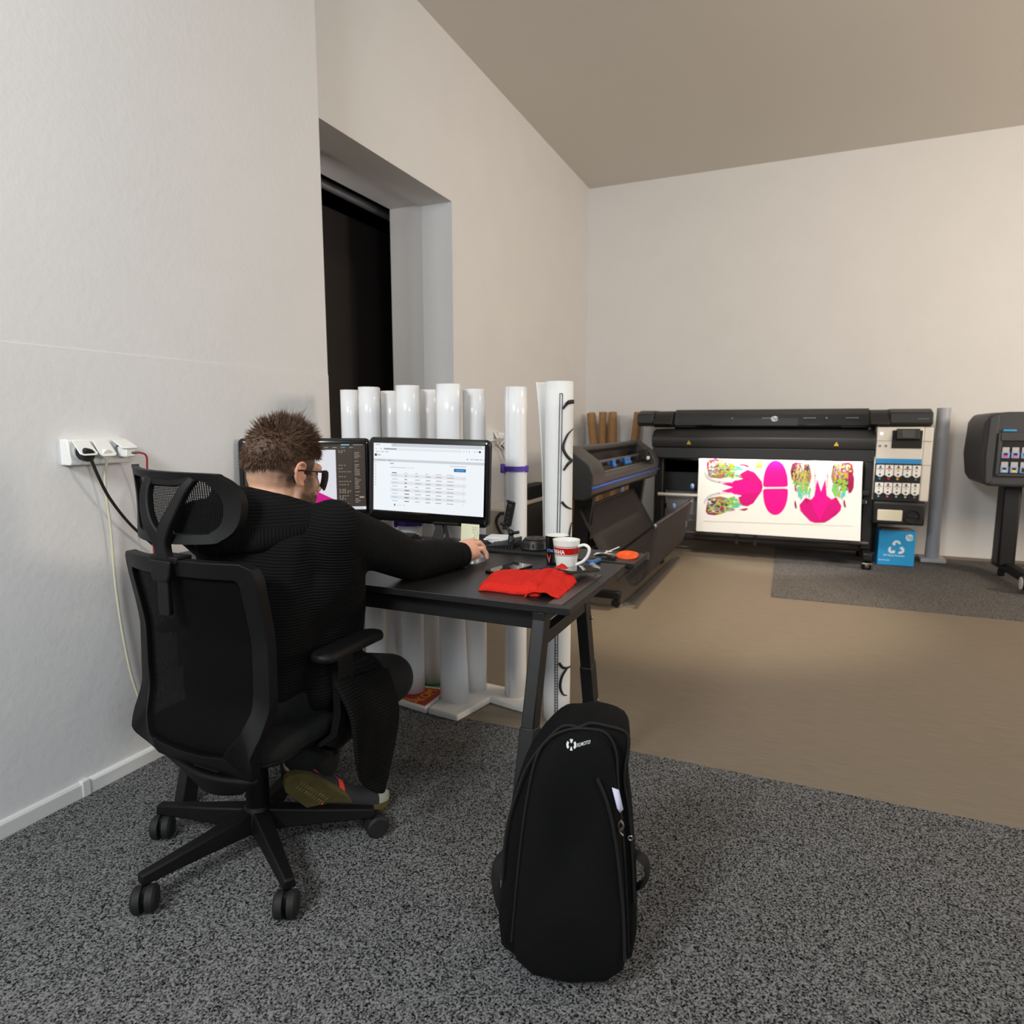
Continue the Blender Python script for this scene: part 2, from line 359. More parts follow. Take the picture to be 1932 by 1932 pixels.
# ------------------------------------------------------------------ monitors
def emat(n, c, s=.88): return mat(n, (.02,.02,.02), .3, emit=c, estr=s)
EM = dict(w=emat('screen_white',(.945,.965,.985)), g=emat('screen_grey',(.80,.82,.845)), l=emat('screen_light',(.895,.91,.925)), r=emat('screen_row',(.90,.905,.915)),
          d=emat('screen_dark',(.25,.27,.3)), t=emat('screen_text',(.60,.62,.64)), b=emat('screen_blue',(.10,.44,.68)), c=emat('screen_link',(.55,.78,.90)),
          n=emat('screen_brown',(.235,.20,.17)), o=emat('screen_brown_dark',(.16,.14,.12)), p=emat('screen_pink',(.80,.02,.52)), k=emat('screen_black',(.02,.02,.02)), v=emat('screen_canvas',(.87,.87,.90)), y=emat('screen_pale_text',(.62,.58,.53)))
EK = list(EM)
def monitor(label, c, yaw, roll, W, Hh, base, draw, tilt=.03):
    t = thing('monitor', label, 'monitor', (base[0],base[1],base[2]), 0, 'black monitors on the desk')
    M = Matrix.Translation(c) @ Matrix.Rotation(yaw,4,'Z') @ Matrix.Rotation(-tilt,4,'X') @ Matrix.Rotation(roll,4,'Y')
    L, T, B = .0205, .023, .042; d = .02
    def outline(k, r):
        pts = []
        for x, z in rrect(-W/2+k, -Hh/2+k, W/2-k, Hh/2-k, r, 6):
            s = 1-(2*x/W)**2; z += (.005 if z > 0 else -.009)*s; pts.append((x, z))
        return pts
    mb = MB()
    o0 = outline(0, .02); o1 = outline(.004, .018); o2 = outline(.05, .03)
    inner = rrect(-W/2+L, -Hh/2+B, W/2-L, Hh/2-T, .001, 6)
    mb.rings([[M@Vector((x,.001,z)) for x, z in inner], [M@Vector((x,-.004,z)) for x, z in inner], [M@Vector((x,-.004,z)) for x, z in o1], [M@Vector((x,0,z)) for x, z in o0], [M@Vector((x,d,z)) for x, z in o0], [M@Vector((x,d+.025,z)) for x, z in o2]], cap0=False)
    obj('housing', mb, BLKG, t, smooth=50)
    sw, sh = W-2*L, Hh-B-T
    mb = MB(); lay = [0]
    def rc(u0, v0, u1, v1, k, h=None):
        lay[0] += 1; y = -.0001-lay[0]*.000002
        mb.poly([M@Vector((-sw/2+u*sw, y, Hh/2-T-v*sh)) for u, v in ((u0,v1),(u1,v1),(u1,v0),(u0,v0))], EK.index(k))
    def pg(pts, k):
        lay[0] += 1; y = -.0001-lay[0]*.000002
        mb.poly([M@Vector((-sw/2+u*sw, y, Hh/2-T-v*sh)) for u, v in pts], EK.index(k))
    draw(rc, pg); obj('screen', mb, list(EM.values()), t, smooth=0)
    mb = MB(); bx, by, bz = base
    n = 40
    def el(rx, ry, z): return [(bx+rx*math.cos(2*PI*k/n), by+ry*math.sin(2*PI*k/n), bz+z) for k in range(n)]
    mb.rings([el(.148,.066,0), el(.155,.072,.004), el(.152,.070,.010), el(.06,.035,.016)]); obj('foot', mb, BLKG, t, smooth=50)
    p = Vector(c)+Vector((0,.03,-Hh/2+.06)); mb = MB()
    mb.rings([[(bx+a*.032,by+b*.022,bz+.012) for a, b in ((-1,-1),(1,-1),(1,1),(-1,1))], [(bx+a*.02,by+b*.016+.005,bz+.06) for a, b in ((-1,-1),(1,-1),(1,1),(-1,1))], [(p.x+a*.03,p.y+b*.012+.01,p.z) for a, b in ((-1,-1),(1,-1),(1,1),(-1,1))]])
    obj('stand', mb, BLKG, t, bevel=.004)
    return t, M
def draw_orders(rc, pg):
    rc(0,0,1,1,'w'); rc(0,0,1,.05,'g'); rc(0,.006,.17,.05,'w'); rc(.09,.068,.80,.105,'l'); rc(0,.235,1,.272,'g')
    rc(.02,.02,.028,.035,'d'); rc(.035,.022,.06,.031,'t'); rc(.165,.02,.17,.03,'t'); rc(.195,.02,.205,.032,'t')
    for u in (.935,.965): rc(u,.018,u+.006,.03,'t')
    rc(.10,.08,.215,.091,'d'); rc(.02,.08,.028,.092,'t'); rc(.065,.08,.075,.092,'t')
    for u in (.815,.84,.863,.905,.928): rc(u,.08,u+.008,.093,'t')
    pg([(.956+.009*math.cos(a*PI/6),.087+.016*math.sin(a*PI/6)) for a in range(12)],'k')
    for u, w_ in ((.02,.03),(.06,.008),(.075,.025),(.11,.008),(.12,.02)): rc(u,.125,u+w_,.134,'t')
    pg([(.02+.012*math.cos(a*PI/8),.178+.021*math.sin(a*PI/8)) for a in range(16)],'d'); rc(.036,.172,.066,.186,'t')
    for u, w_ in ((.845,.012),(.877,.012),(.893,.01),(.91,.04),(.955,.02),(.985,.006)): rc(u,.19,u+w_,.2,'d' if u < .85 else 't')
    rc(.03,.25,.11,.256,'t'); rc(.14,.248,.165,.258,'t')
    for k in range(9): rc(.014,.285+k*.042,.024,.297+k*.042,'t')
    rc(.155,.292,.19,.306,'t'); rc(.16,.352,.305,.358,'t')
    for u in (.32,.345,.365): rc(u,.35,u+.008,.36,'t')
    rc(.70,.30,.84,.306,'t'); pg([(u,v) for u,v in rrect(.735,.335,.84,.382,.006)],'b'); rc(.755,.356,.82,.363,'c')
    for k in range(8):
        v = .468+k*.0535
        if k % 2 == 0: rc(.16,v-.02,.845,v+.03,'r')
        rc(.175,v,.228,v+.009,'c'); rc(.292,v+.001,.315+.02*(k>3),v+.012,'d' if k else 't'); rc(.39,v+.001,.42+.012*(k%3),v+.01,'t')
        rc(.487,v+.001,.53,v+.012,'t'); rc(.578,v,.628,v+.01,'t'); rc(.677,v,.735,v+.009,'t'); rc(.82,v,.826,v+.008,'t')
    rc(.175,.428,.218,.44,'d')
    for u in (.292,.39,.485): rc(u,.43,u+.025,.437,'t')
    rc(.575,.43,.625,.437,'t'); rc(.672,.43,.732,.437,'t')
    rc(.195,.897,.208,.925,'b')
    for u in (.228,.242,.258): rc(u,.908,u+.006,.916,'t')
    rc(.285,.908,.297,.916,'t')
def draw_editor(rc, pg):
    rc(0,0,1,1,'n'); rc(0,0,1,.03,'o'); rc(.885,-.035,.90,-.005,'b'); rc(.04,.09,.755,.94,'v')
    rc(.80,.008,.87,.022,'c'); rc(.9,.01,.98,.02,'y')
    for k in range(7): rc(.45+k*.07,.05,.485+k*.07,.06,'y')
    R = random.Random(3)
    for k in range(34):
        v = .1+k*.0245
        if R.random() < .6 and (v > .3 or v < .13):
            for q in range(R.randint(2,5)): u = .775+q*.022+R.random()*.006; rc(u,v,u+.012,v+.011,'y')
    rc(.895,.05,.9,.95,'o')
    for k in range(30):
        if R.random() < .68: rc(.91,.13+k*.026,.91+R.uniform(.02,.055),.138+k*.026,'y')
    rc(.945,.80,.985,.825,'y')
    pg([(.45,.70),(.53,.665),(.76,.87),(.76,.94),(.45,.94)],'p'); pg([(.50,.60),(.57,.57),(.62,.64),(.61,.69),(.545,.67)],'p')
    pg([(.57,.57),(.585,.572),(.635,.645),(.625,.70),(.61,.70),(.615,.645)],'k'); pg([(.54,.67),(.55,.66),(.61,.695),(.60,.705)],'k'); pg([(.45,.90),(.60,.925),(.76,.93),(.60,.94),(.45,.94)],'k')
    rc(0,.955,1,1,'g'); rc(.98,.965,.992,.99,'w')
monR, MR = monitor('black monitor showing a white web page with a table of orders', (-1.383,2.303,1.02), .056, .018, .542, .343, (-1.33,2.315,ZD), draw_orders)
monL, ML = monitor('black monitor showing a dark brown drawing program, partly behind the seated man', (-1.915,2.2,1.018), .50, 0, .54, .343, (-1.86,2.3,ZD), draw_editor)
# sticky notes
NOTE = mat('note_yellow', (.95,.945,.80), .8)
mb = MB()
def npl(u, v, off=0):
    x = .158+u*.078; z = -.172+.012-v*.078; y = -.006-.004*v*v-.0008-off
    return MR @ Vector((x,y,z))
mb.grid(lambda u, v: npl(u, v), 6, 8)
mb.cur = 1; R = random.Random(5)
for col, n in ((.62,3),(.74,5),(.86,6)):
    for k in range(n):
        v0 = .12+k*.12
        for q in range(3):
            a = col+R.uniform(-.03,.03); v1 = v0+.03*q
            mb.poly([npl(a,v1,.0006), npl(a+.05,v1+.015,.0006), npl(a+.05,v1+.027,.0006), npl(a,v1+.014,.0006)])
tag(obj('sticky_note', mb, [NOTE, mat('pen_ink',(.35,.37,.3),.7)], smooth=60), 'pale yellow sticky note hanging from the lower edge of the order table monitor', 'sticky note')
mb = MB(); mb.cbox((-1.345,2.225,ZD+.004),(.115,.02,.003), ); mb.cbox((-1.345,2.222,ZD+.0015),(.12,.03,.003))
tag(obj('sticky_note_pad', mb, NOTE), 'flat pad of pale yellow notes lying in front of the monitor foot', 'sticky notes')
# keyboard
kb = thing('keyboard', 'black computer keyboard lying below the drawing program monitor', 'keyboard', (-1.665,2.275,ZD), .02)
mb = MB(); mb.prism([(-.215,-.055,0),(-.215,.065,0),(-.215,.065,.02),(-.215,-.055,.008)], (.43,0,0)); obj('body', mb, BLKM, kb, local=True, bevel=.003)
mb = MB()
for r in range(6):
    for k in range(22):
        y = -.045+r*.0185; z = .009+(.012*(y+.055)/.12)
        mb.box((-.208+k*.019,y,z),(-.208+k*.019+.0155,y+.0145,z+.006))
obj('keys', mb, mat('key_grey',(.2,.2,.2),.5), kb, local=True, bevel=.0015, seg=1)
# cables behind monitors
for i, P in enumerate(([(-1.80,2.39,.86),(-1.70,2.36,.84),(-1.62,2.3,.85),(-1.5,2.33,.862)], [(-1.75,2.36,.875),(-1.70,2.38,.83),(-1.62,2.385,.80),(-1.55,2.40,.777)])):
    mb = MB(); mb.tube(cat(P), .004, 6)
    tag(obj('cable', mb, BLKM), ['black cable running behind the gap between the two monitors', 'thin black cable dropping to the desk behind the keyboard'][i], 'cable')
mb = MB(); mb.box((-1.93,2.335,ZD),(-1.715,2.405,ZD+.062)); tag(obj('paper_box', mb, PAPER, bevel=.002), 'white low box standing at the rear edge of the desk behind the keyboard', 'box')

# ------------------------------------------------------------------ things on the desk
def mug(name, label, loc, mats, prof_out, rim_r, base_r, h, hang, hcol, bands, logo=None):
    t = thing(name, label, 'mug', loc)
    X, Y, Z = loc; N = 48
    def R(z): s = z/h; return base_r+(rim_r-base_r)*(s**.85)
    zs = sorted(set([0,.004,.01,.02,.03,.04,.05,.06,.07,.08,.09,h]+[b[0] for b in bands]+[b[1] for b in bands]))
    mb = MB(); rs = []
    def ring(r, z): return [(X+r*math.cos(2*PI*k/N), Y+r*math.sin(2*PI*k/N), Z+z) for k in range(N)]
    for a, b in zip(zs, zs[1:]):
        mi = 0
        for z0, z1, m_ in bands:
            if a >= z0-1e-6 and b <= z1+1e-6: mi = m_
        mb.cur = mi; mb.rings([ring(R(a)-(.003 if a == 0 else 0), a), ring(R(b), b)], cap0=(a == 0), cap1=False)
    mb.cur = len(mats)-1; mb.rings([ring(R(h), h), ring(R(h)-.0035, h+.0005), ring(R(.01)-.004, .008)], cap0=False, cap1=True)
    if logo: logo(mb, lambda a, z, off=.0005: Vector((X+(R(z)+off)*math.cos(a), Y+(R(z)+off)*math.sin(a), Z+z)))
    obj('body', mb, mats, t, smooth=60, weld=True)
    ca, sa = math.cos(hang), math.sin(hang)
    P = [(R(h*.82)-.002, h*.80),(rim_r+.018, h*.86),(rim_r+.034, h*.76),(rim_r+.030, h*.52),(rim_r+.012, h*.30),(R(h*.18)-.002, h*.17)]
    mb = MB(); mb.tube([(X+p.x*ca, Y+p.x*sa, Z+p.y) for p in cat([(r, z, 0) for r, z in P], 6)], .0055, 10)
    obj('handle', mb, hcol, t)
    return t
CER = mat('white_ceramic', (.93,.93,.9), .25, coat=.3)
CERB = mat('black_ceramic', (.04,.04,.045), .25, coat=.3)
REDG = mat('red_glaze', (.75,.09,.05), .3, coat=.3)
ORG = mat('orange_glaze', (.9,.2,.08), .3); BLU = mat('sky_blue_print', (.35,.6,.8), .4)
def yam(mb, f):
    text_mb(mb, 'YAMAHA', .0165, lambda x, y: f(-3.02+x/.0415, .0575+y*1.15, .0006), 0, fat=.0006)
mug('mug', 'white mug with a red lettered band between black stripes, on the desk edge', (-.70,2.047,ZD), [CER, REDG, INK, CER], None, .0455, .031, .100, -.05, CER,
    [(.0545,.077,1),(.0505,.0525,2),(.0795,.0815,2)], yam)
def tri(mb, f):
    a0 = -2.05
    mb.add([f(a0-.32,.028), f(a0+.02,.002), f(a0+.28,.038), f(a0+.0,.022), f(a0-.28,.040)], [(0,1,2,3,4)], 1)
    mb.add([f(a0-.22,.027,.0009), f(a0+.02,.008,.0009), f(a0+.2,.033,.0009), f(a0+.01,.016,.0009)], [(0,1,2,3)], 2)
    text_mb(mb, 'KTM', .014, lambda x, y: f(a0-.2+x/.042, .044+y, .0008), 2, fat=.0004)
mug('mug', 'black mug with white inside and an orange emblem, behind the white mug', (-.762,2.128,ZD), [CERB, ORG, BLU, CER], None, .041, .036, .098, 1.2, CERB, [], tri)
mb = MB(); mb.box((-1.14,2.212,ZD),(-.80,2.405,ZD+.011)); tag(obj('desk_mat', mb, BLKM, bevel=.003), 'black mat strip at the rear of the desk under the black tub', 'mat')
ZM = ZD+.011
tub = thing('round_tub', 'round black plastic tub with ridged sides on the desk mat', 'tub', (-.902,2.285,ZM))
mb = MB(); mb.lathe((-.902,2.285,ZM), [(.056,0),(.058,.006),(.054,.012),(.054,.028),(.047,.038),(.042,.0385)], 36)
for k in range(18):
    a = 2*PI*k/18; mb.cbox((-.902+.0545*math.cos(a),2.285+.0545*math.sin(a),ZM+.019),(.006,.003,.016), None)
obj('body', mb, BLK, tub)
mb = MB(); mb.lathe((-.902,2.285,ZM+.038), [(.044,0),(.044,.004),(.030,.005),(.029,.003),(.016,.003),(.0155,.005),(0.001,.005)], 36); obj('lid', mb, BLK, tub)
ph = thing('phone_mount', 'black clamp phone mount with tilted bracket beside the round tub', 'phone mount', (-1.03,2.27,ZM))
mb = MB()
for k in range(9): mb.prism([(-1.085+k*.0125,2.235,ZM),(-1.085+k*.0125,2.325,ZM),(-1.085+k*.0125,2.325,ZM+.012+.003*k),(-1.085+k*.0125,2.235,ZM+.006+.0015*k)], (.009,0,0))
mb.box((-1.09,2.24,ZM),(-.975,2.32,ZM+.006)); mb.cyl((-1.005,2.285,ZM+.01),(-1.005,2.285,ZM+.045),.016,14,.010)
obj('base', mb, BLK, ph)
mb = MB(); mb.sph((-1.005,2.285,ZM+.055),.013); mb.cyl((-1.005,2.285,ZM+.05),(-1.028,2.285,ZM+.082),.007,10); mb.cyl((-.992,2.28,ZM+.056),(-.97,2.28,ZM+.06),.006,10); mb.cbox((-1.03,2.285,ZM+.076),(.018,.014,.02))
obj('ball_joint', mb, BLK, ph)
T = Matrix.Translation((-1.012,2.285,ZM+.128)) @ Matrix.Rotation(.25,4,'Y') @ Matrix.Rotation(.1,4,'X')
mb = MB(); mb.prism([Vector((x,-.006,z)) for x, z in rrect(-.016,-.05,.016,.05,.006)], (0,.012,0), T); mb.cbox((0,-.009,.05),(.036,.01,.008),T); mb.cbox((-.014,-.009,-.045),(.02,.012,.012),T)
br = obj('bracket', mb, BLK, ph, bevel=.002)
mb = MB()
for z in (.03,.005,-.015,-.033): mb.cyl(T@Vector((0,-.0065,z)),T@Vector((0,-.0085,z)),.0035,10)
mb.cbox((0,-.0075,.037),(.014,.002,.006),T); obj('screw', mb, STEEL, br)
mb = MB()
for i in range(4): mb.cbox((-1.085+.006*i,2.352-.003*i,ZM+.004+i*.007),(.12,.08,.006), Matrix.Translation((-1.075,2.35,0))@Matrix.Rotation(.1*i-.15,4,'Z')@Matrix.Translation((1.075,-2.35,0)))
tag(obj('paper_stack', mb, PAPER), 'few loose white papers behind the phone mount', 'paper')
mb = MB(); mb.rings([[(-1.165+.075*c*k,2.345+.05*s*k,ZD+z) for c, s in [(math.cos(2*PI*q/20), math.sin(2*PI*q/20)) for q in range(20)]] for k, z in ((.9,0),(1.02,.008),(1.0,.022),(.7,.034),(.2,.038))])
mb.prism([(-1.15,2.33,ZD+.018),(-1.05,2.325,ZD+.02),(-1.08,2.39,ZD+.02),(-1.15,2.38,ZD+.02)], (0,0,.006))
tag(obj('pouch', mb, BLKM, smooth=50), 'soft black pouch lying on the desk behind the hand', 'pouch')
def phone(label, cx, cy, ang, z, W=.074, L=.152, pitch=0, dark=BLKG):
    t = thing('phone', label, 'phone', (cx,cy,z), 0, None)
    M = Matrix.Translation((cx,cy,z)) @ Matrix.Rotation(ang,4,'Z') @ Matrix.Rotation(pitch,4,'X')
    mb = MB(); mb.prism([(x,y,0) for x, y in rrect(-W/2,-L/2,W/2,L/2,.01)], (0,0,.008), M); obj('case', mb, dark, t, bevel=.001)
    mb = MB(); mb.prism([(x,y,.0082) for x, y in rrect(-W/2+.003,-L/2+.004,W/2-.003,L/2-.004,.008)], (0,0,.0004), M); obj('screen', mb, mat('phone_glass',(.10,.105,.11),.06,coat=.5), t)
    return t
phone('black phone lying behind the red cloth with its screen up', -.868,1.958,-.22, ZD, .082,.165)
mb = MB(); mb.tube([(-.845,1.868,ZD+.0075),(-.74,2.0,ZD+.0075)], [.0055,.0075], 10); mb.tube([(-.735,1.99,ZD+.006),(-.725,2.015,ZD+.006)], .006, 8)
tag(obj('pen', mb, mat('navy_plastic',(.09,.09,.2),.4)), 'thick navy blue pen lying alongside the phone and the red cloth', 'pen')
mb = MB(); mb.lathe((-.735,2.045,ZD), [(.008,0),(.0105,.002),(.0105,.004),(.007,.005),(.0065,.003),(.001,.003)], 20); tag(obj('metal_ring', mb, STEEL), 'small shiny metal ring on the desk beside the white mug', 'ring')
# red cloth
def clothh(u, v):
    a, b, c, d = Vector((-.838,1.672,0)), Vector((-.655,1.672,0)), Vector((-.675,1.955,0)), Vector((-.885,1.865,0))
    p = (a*(1-u)+b*u)*(1-v)+(d*(1-u)+c*u)*v
    e = min(u, 1-u, v, 1-v); z = .024*(1-math.exp(-e*22))+.004*noise.noise(Vector((u*5,v*4,1)))*min(1,e*9)+.0035*noise.noise(Vector((u*16,v*3,4)))*min(1,e*9)
    if u > .72: z += .006*math.sin(min(1,(u-.72)/.05)*PI/2)*min(1,e*12)
    p.x += .008*noise.noise(Vector((v*6,.3,0))); p.y += .007*noise.noise(Vector((u*6,.7,2)))
    return (p.x, p.y, ZD+.001+max(0,z))
cl = thing('cloth', 'bright red folded microfibre cloth on the front corner of the desk', 'cloth', (-.75,1.8,ZD))
REDC = mat('red_microfibre', (.88,.19,.15), .95, spec=.1, nscale=220, ncol=.12, bump=.6, bscale=320)
mb = MB(); mb.grid(clothh, 60, 40); obj('folded_body', mb, REDC, cl, smooth=80, solid=.002)
def flap(u, v):
    a, b, c, d = Vector((-.690,1.660,.012)), Vector((-.592,1.672,.002)), Vector((-.603,1.86,.004)), Vector((-.690,1.962,.040))
    p = (a*(1-u)+b*u)*(1-v)+(d*(1-u)+c*u)*v
    p.z += .010*math.sin(u*PI)+.006*noise.noise(Vector((u*4,v*5,7)))-(.012 if u < .06 else 0); p.z = max(p.z,.001)
    return (p.x, p.y, ZD+p.z)
mb = MB(); mb.grid(flap, 24, 30); obj('loose_corner', mb, REDC, cl, smooth=80, solid=.004)
phone('black phone with brown edge propped on the red cloth beside the white mug', -.628,1.94,-.35, ZD+.022, .075,.15, -.10, mat('brown_case',(.16,.12,.10),.4))
mb = MB(); mb.box((-.604,1.62,ZD),(-.563,2.0,ZD+.0025)); mb2 = mb
mb.cur = 1; mb.lathe((-.58,1.985,ZD+.0026), [(.006,0),(.006,.0002)], 16)
rl = tag(obj('steel_ruler', mb, [mat('worn_steel',(.42,.37,.36),.35,.8), INK]), 'flat steel ruler with a hang hole along the desk side edge', 'ruler')
kn = thing('utility_knife', 'blue and grey snap blade knife lying beside the white mug handle', 'utility knife', (-.61,2.12,ZD))
mb = MB(); mb.bar((-.640,2.13,ZD+.008),(-.632,2.205,ZD+.008),.018,.012); mb.cbox((-.648,2.14,ZD+.012),(.02,.02,.008)); obj('grip', mb, mat('blue_plastic',(.16,.42,.68),.35), kn, bevel=.003)
mb = MB(); mb.bar((-.637,2.128,ZD+.006),(-.597,2.068,ZD+.006),.017,.010); obj('sleeve', mb, mat('light_grey_plastic',(.62,.63,.63),.4), kn, bevel=.002)
mb = MB(); mb.box((-.685,2.315,ZD),(-.60,2.355,ZD+.002)); mb.cur = 1; mb.box((-.67,2.325,ZD+.002),(-.612,2.345,ZD+.0025)); tag(obj('label_card', mb, [PAPER, mat('amber_print',(.85,.65,.3),.6)]), 'small white card with amber print at the rear of the desk', 'card')
mb = MB(); mb.cbox((-.652,2.40,ZD+.001),(.022,.012,.002)); tag(obj('paper_slip', mb, PAPER), 'tiny white paper slip at the rear edge of the desk', 'paper')
mb = MB(); mb.tube(cat([(-.668,2.285,ZD+.004),(-.64,2.275,ZD+.012),(-.615,2.27,ZD+.009),(-.59,2.255,ZD+.004)]), .008, 8, sx=1, sy=.6); tag(obj('strap', mb, BLKM), 'short black strap lying between the card and the scissors', 'strap')
sc = thing('scissors', 'scissors with bright orange handles at the far corner of the desk', 'scissors', (-.565,2.32,ZD))
ORP = mat('orange_plastic', (.98,.36,.08), .4)
for dy, dz in ((0,.007),(-.022,.006)):
    mb = MB(); mb.tube([(-.562+.032*math.cos(2*PI*k/24), 2.335+dy+.020*math.sin(2*PI*k/24), ZD+dz+.004*math.sin(2*PI*k/24)) for k in range(25)], .0075, 8, cap=False); obj('handle', mb, ORP, sc)
mb = MB(); mb.prism([(-.60,2.335,ZD+.006),(-.59,2.318,ZD+.006),(-.69,2.245,ZD+.003)], (0,0,.002)); mb.prism([(-.60,2.315,ZD+.004),(-.588,2.30,ZD+.004),(-.675,2.235,ZD+.002)], (0,0,.002)); obj('blade', mb, STEEL, sc)
mb = MB(); mb.grid(lambda u, v: (-.66+u*.055+.006*v, 2.285+u*.085-.012*v, ZD+.006+.022*u), 8, 2); tag(obj('paper_strip', mb, PAPER, solid=.001), 'curled white paper strip beside the orange scissors', 'paper')
# mouse
ms = thing('computer_mouse', 'silver computer mouse under the hand of the seated man', 'mouse', (-1.035,2.04,ZD))
mb = MB(); mb.sph((-1.035,2.04,ZD),(.031,.054,.034),20,12)
for v in mb.v: v.z = max(v.z, ZD)
obj('shell', mb, mat('silver_plastic',(.72,.72,.72),.3,.3), ms)
mb = MB(); mb.cyl((-1.040,2.075,ZD+.026),(-1.030,2.075,ZD+.026),.006,12); obj('scroll_wheel', mb, BLKM, ms)

# ------------------------------------------------------------------ paper and vinyl rolls behind the desk
def foam_pad(label, pts, h=.03, extra=None):
    mb = MB(); mb.prism([(x,y,0) for x, y in pts], (0,0,h))
    return tag(obj('foam_pad', mb, FOAM, bevel=.008), label, 'foam pad', 'white foam pads under the rolls')
pd = foam_pad('white foam pad with red and green stickers under the rolls by the man', [(-1.93,2.44),(-1.435,2.345),(-1.44,2.72),(-1.95,2.72)])
foam_pad('white foam pad under the fattest white roll, corner pointing forward', [(-1.43,2.35),(-1.275,2.335),(-1.2,2.70),(-1.43,2.72)])
foam_pad('white foam pad under the single roll with the purple strap at eye height', [(-1.235,2.56),(-1.05,2.525),(-1.06,2.75),(-1.20,2.77)])
# stickers on the first pad
mb = MB(); mb.prism([(-1.68,2.40,.0303),(-1.45,2.362,.0303),(-1.452,2.55,.0303),(-1.66,2.52,.0303)], (0,0,.0006))
mb.cur = 1
text_mb(mb, 'KOM', .075, lambda x, y: (-1.462-.02-y*.9, 2.40+x*.75, .0312), 1, fat=.002); text_mb(mb, 'kom', .06, lambda x, y: (-1.50-x, 2.40-y*.55, .0312), 1, fat=.002)
tag(obj('sticker', mb, [mat('red_sticker',(.72,.16,.08),.5), mat('yellow_print',(.9,.65,.15),.5)]), 'red sticker with yellow letters on the foam pad', 'sticker')
mb = MB(); mb.prism([(-1.62,2.545,.0303),(-1.452,2.575,.0303),(-1.455,2.70,.0303),(-1.60,2.70,.0303)], (0,0,.0006)); tag(obj('sticker', mb, mat('green_sticker',(.15,.5,.25),.5)), 'green sticker on the foam pad behind the red one', 'sticker')
def roll(label, x, y, r, z0, z1, m, flap0=0, flap1=0, fa=0.0, fe=2, turns=2.3, dx=0, dy=0, ink=None, group='white rolls standing behind the desk', t0=0):
    """a sheet wound into a standing scroll; flap lets the free edge swing out"""
    n = 90; nz = 12; mb = MB()
    def P(u, v):
        a = fa-(1-u)*turns*2*PI; rr = r*(.86+.14*u)
        k = flap0*(1-v)**2+flap1*v**fe
        if u > .9: rr += k*((u-.9)/.1)**1.5
        return (x+dx*v+rr*math.cos(a), y+dy*v+rr*math.sin(a), z0+(z1-z0)*v)
    mb.grid(P, n, nz)
    if ink: mb.cur = 1; ink(mb)
    return tag(obj('paper_roll', mb, m, smooth=60, solid=.0012), label, 'roll', group)
roll('white roll standing nearest the doorway edge', -1.905,2.50,.040,.03,1.402, VINYL, fa=.3)
roll('thin white roll squeezed behind two others near the doorway', -1.852,2.60,.038,.03,1.415, VINYL, fa=2.0)
roll('tall white glossy roll second from the doorway side, in the front row', -1.77,2.46,.046,.03,1.410, VINYL, fa=.6)
roll('white roll set back in the shade between the two glossy front rolls near the doorway', -1.742,2.60,.052,.03,1.398, VINYL, fa=1.2)
roll('white glossy roll in the front row standing on the red sticker', -1.588,2.49,.053,.032,1.414, VINYL, fa=.4)
roll('white roll set back beside the green sticker', -1.558,2.62,.048,.032,1.401, VINYL, fa=.4)
roll('fattest white roll, free edge flaring out at the bottom', -1.383,2.485,.053,.03,1.415, [VINYL], flap0=.045, flap1=.012, fa=-.15)
roll('white roll set back behind the order table monitor, rightmost of the cluster', -1.335,2.63,.050,.03,1.400, VINYL, fa=.5)
r9 = roll('single white roll standing apart with a purple strap around it', -1.138,2.64,.050,.03,1.406, VINYL, fa=-1.9)
PUR = mat('purple_rubber', (.33,.22,.62), .55)
def strap(label, x, y, r, z, a0):
    t = thing('roll_strap', label, 'strap', (x,y,z))
    mb = MB(); n = 40; rs = []
    for k in range(n):
        a = 2*PI*k/n; rs.append([(x+q*math.cos(a), y+q*math.sin(a), z+h) for q, h in ((r+.001,-.011),(r+.005,-.011),(r+.005,.011),(r+.001,.011))])
    mb.rings(rs+[rs[0]], False, False); obj('band', mb, PUR, t)
    ca, sa = math.cos(a0), math.sin(a0); mb = MB()
    M = Matrix.Translation((x+(r+.008)*ca, y+(r+.008)*sa, z)) @ Matrix.Rotation(a0,4,'Z')
    mb.cbox((0,0,0),(.016,.034,.040),M); mb.cbox((.004,.018,.0),(.012,.014,.022),M); obj('buckle', mb, PUR, t, bevel=.003)
    M = Matrix.Translation((x+(r+.005)*math.cos(a0+2.45), y+(r+.005)*math.sin(a0+2.45), z)) @ Matrix.Rotation(a0+2.45,4,'Z')
    mb = MB(); mb.cbox((0,0,0),(.008,.012,.03),M); obj('tab', mb, PUR, t, bevel=.002)
strap('purple strap clipped around the single roll standing apart', -1.138,2.64,.0505,1.058,-2.55)
strap('purple strap around a roll low down, seen under the order table monitor', -1.588,2.49,.0545,.815,-2.55)
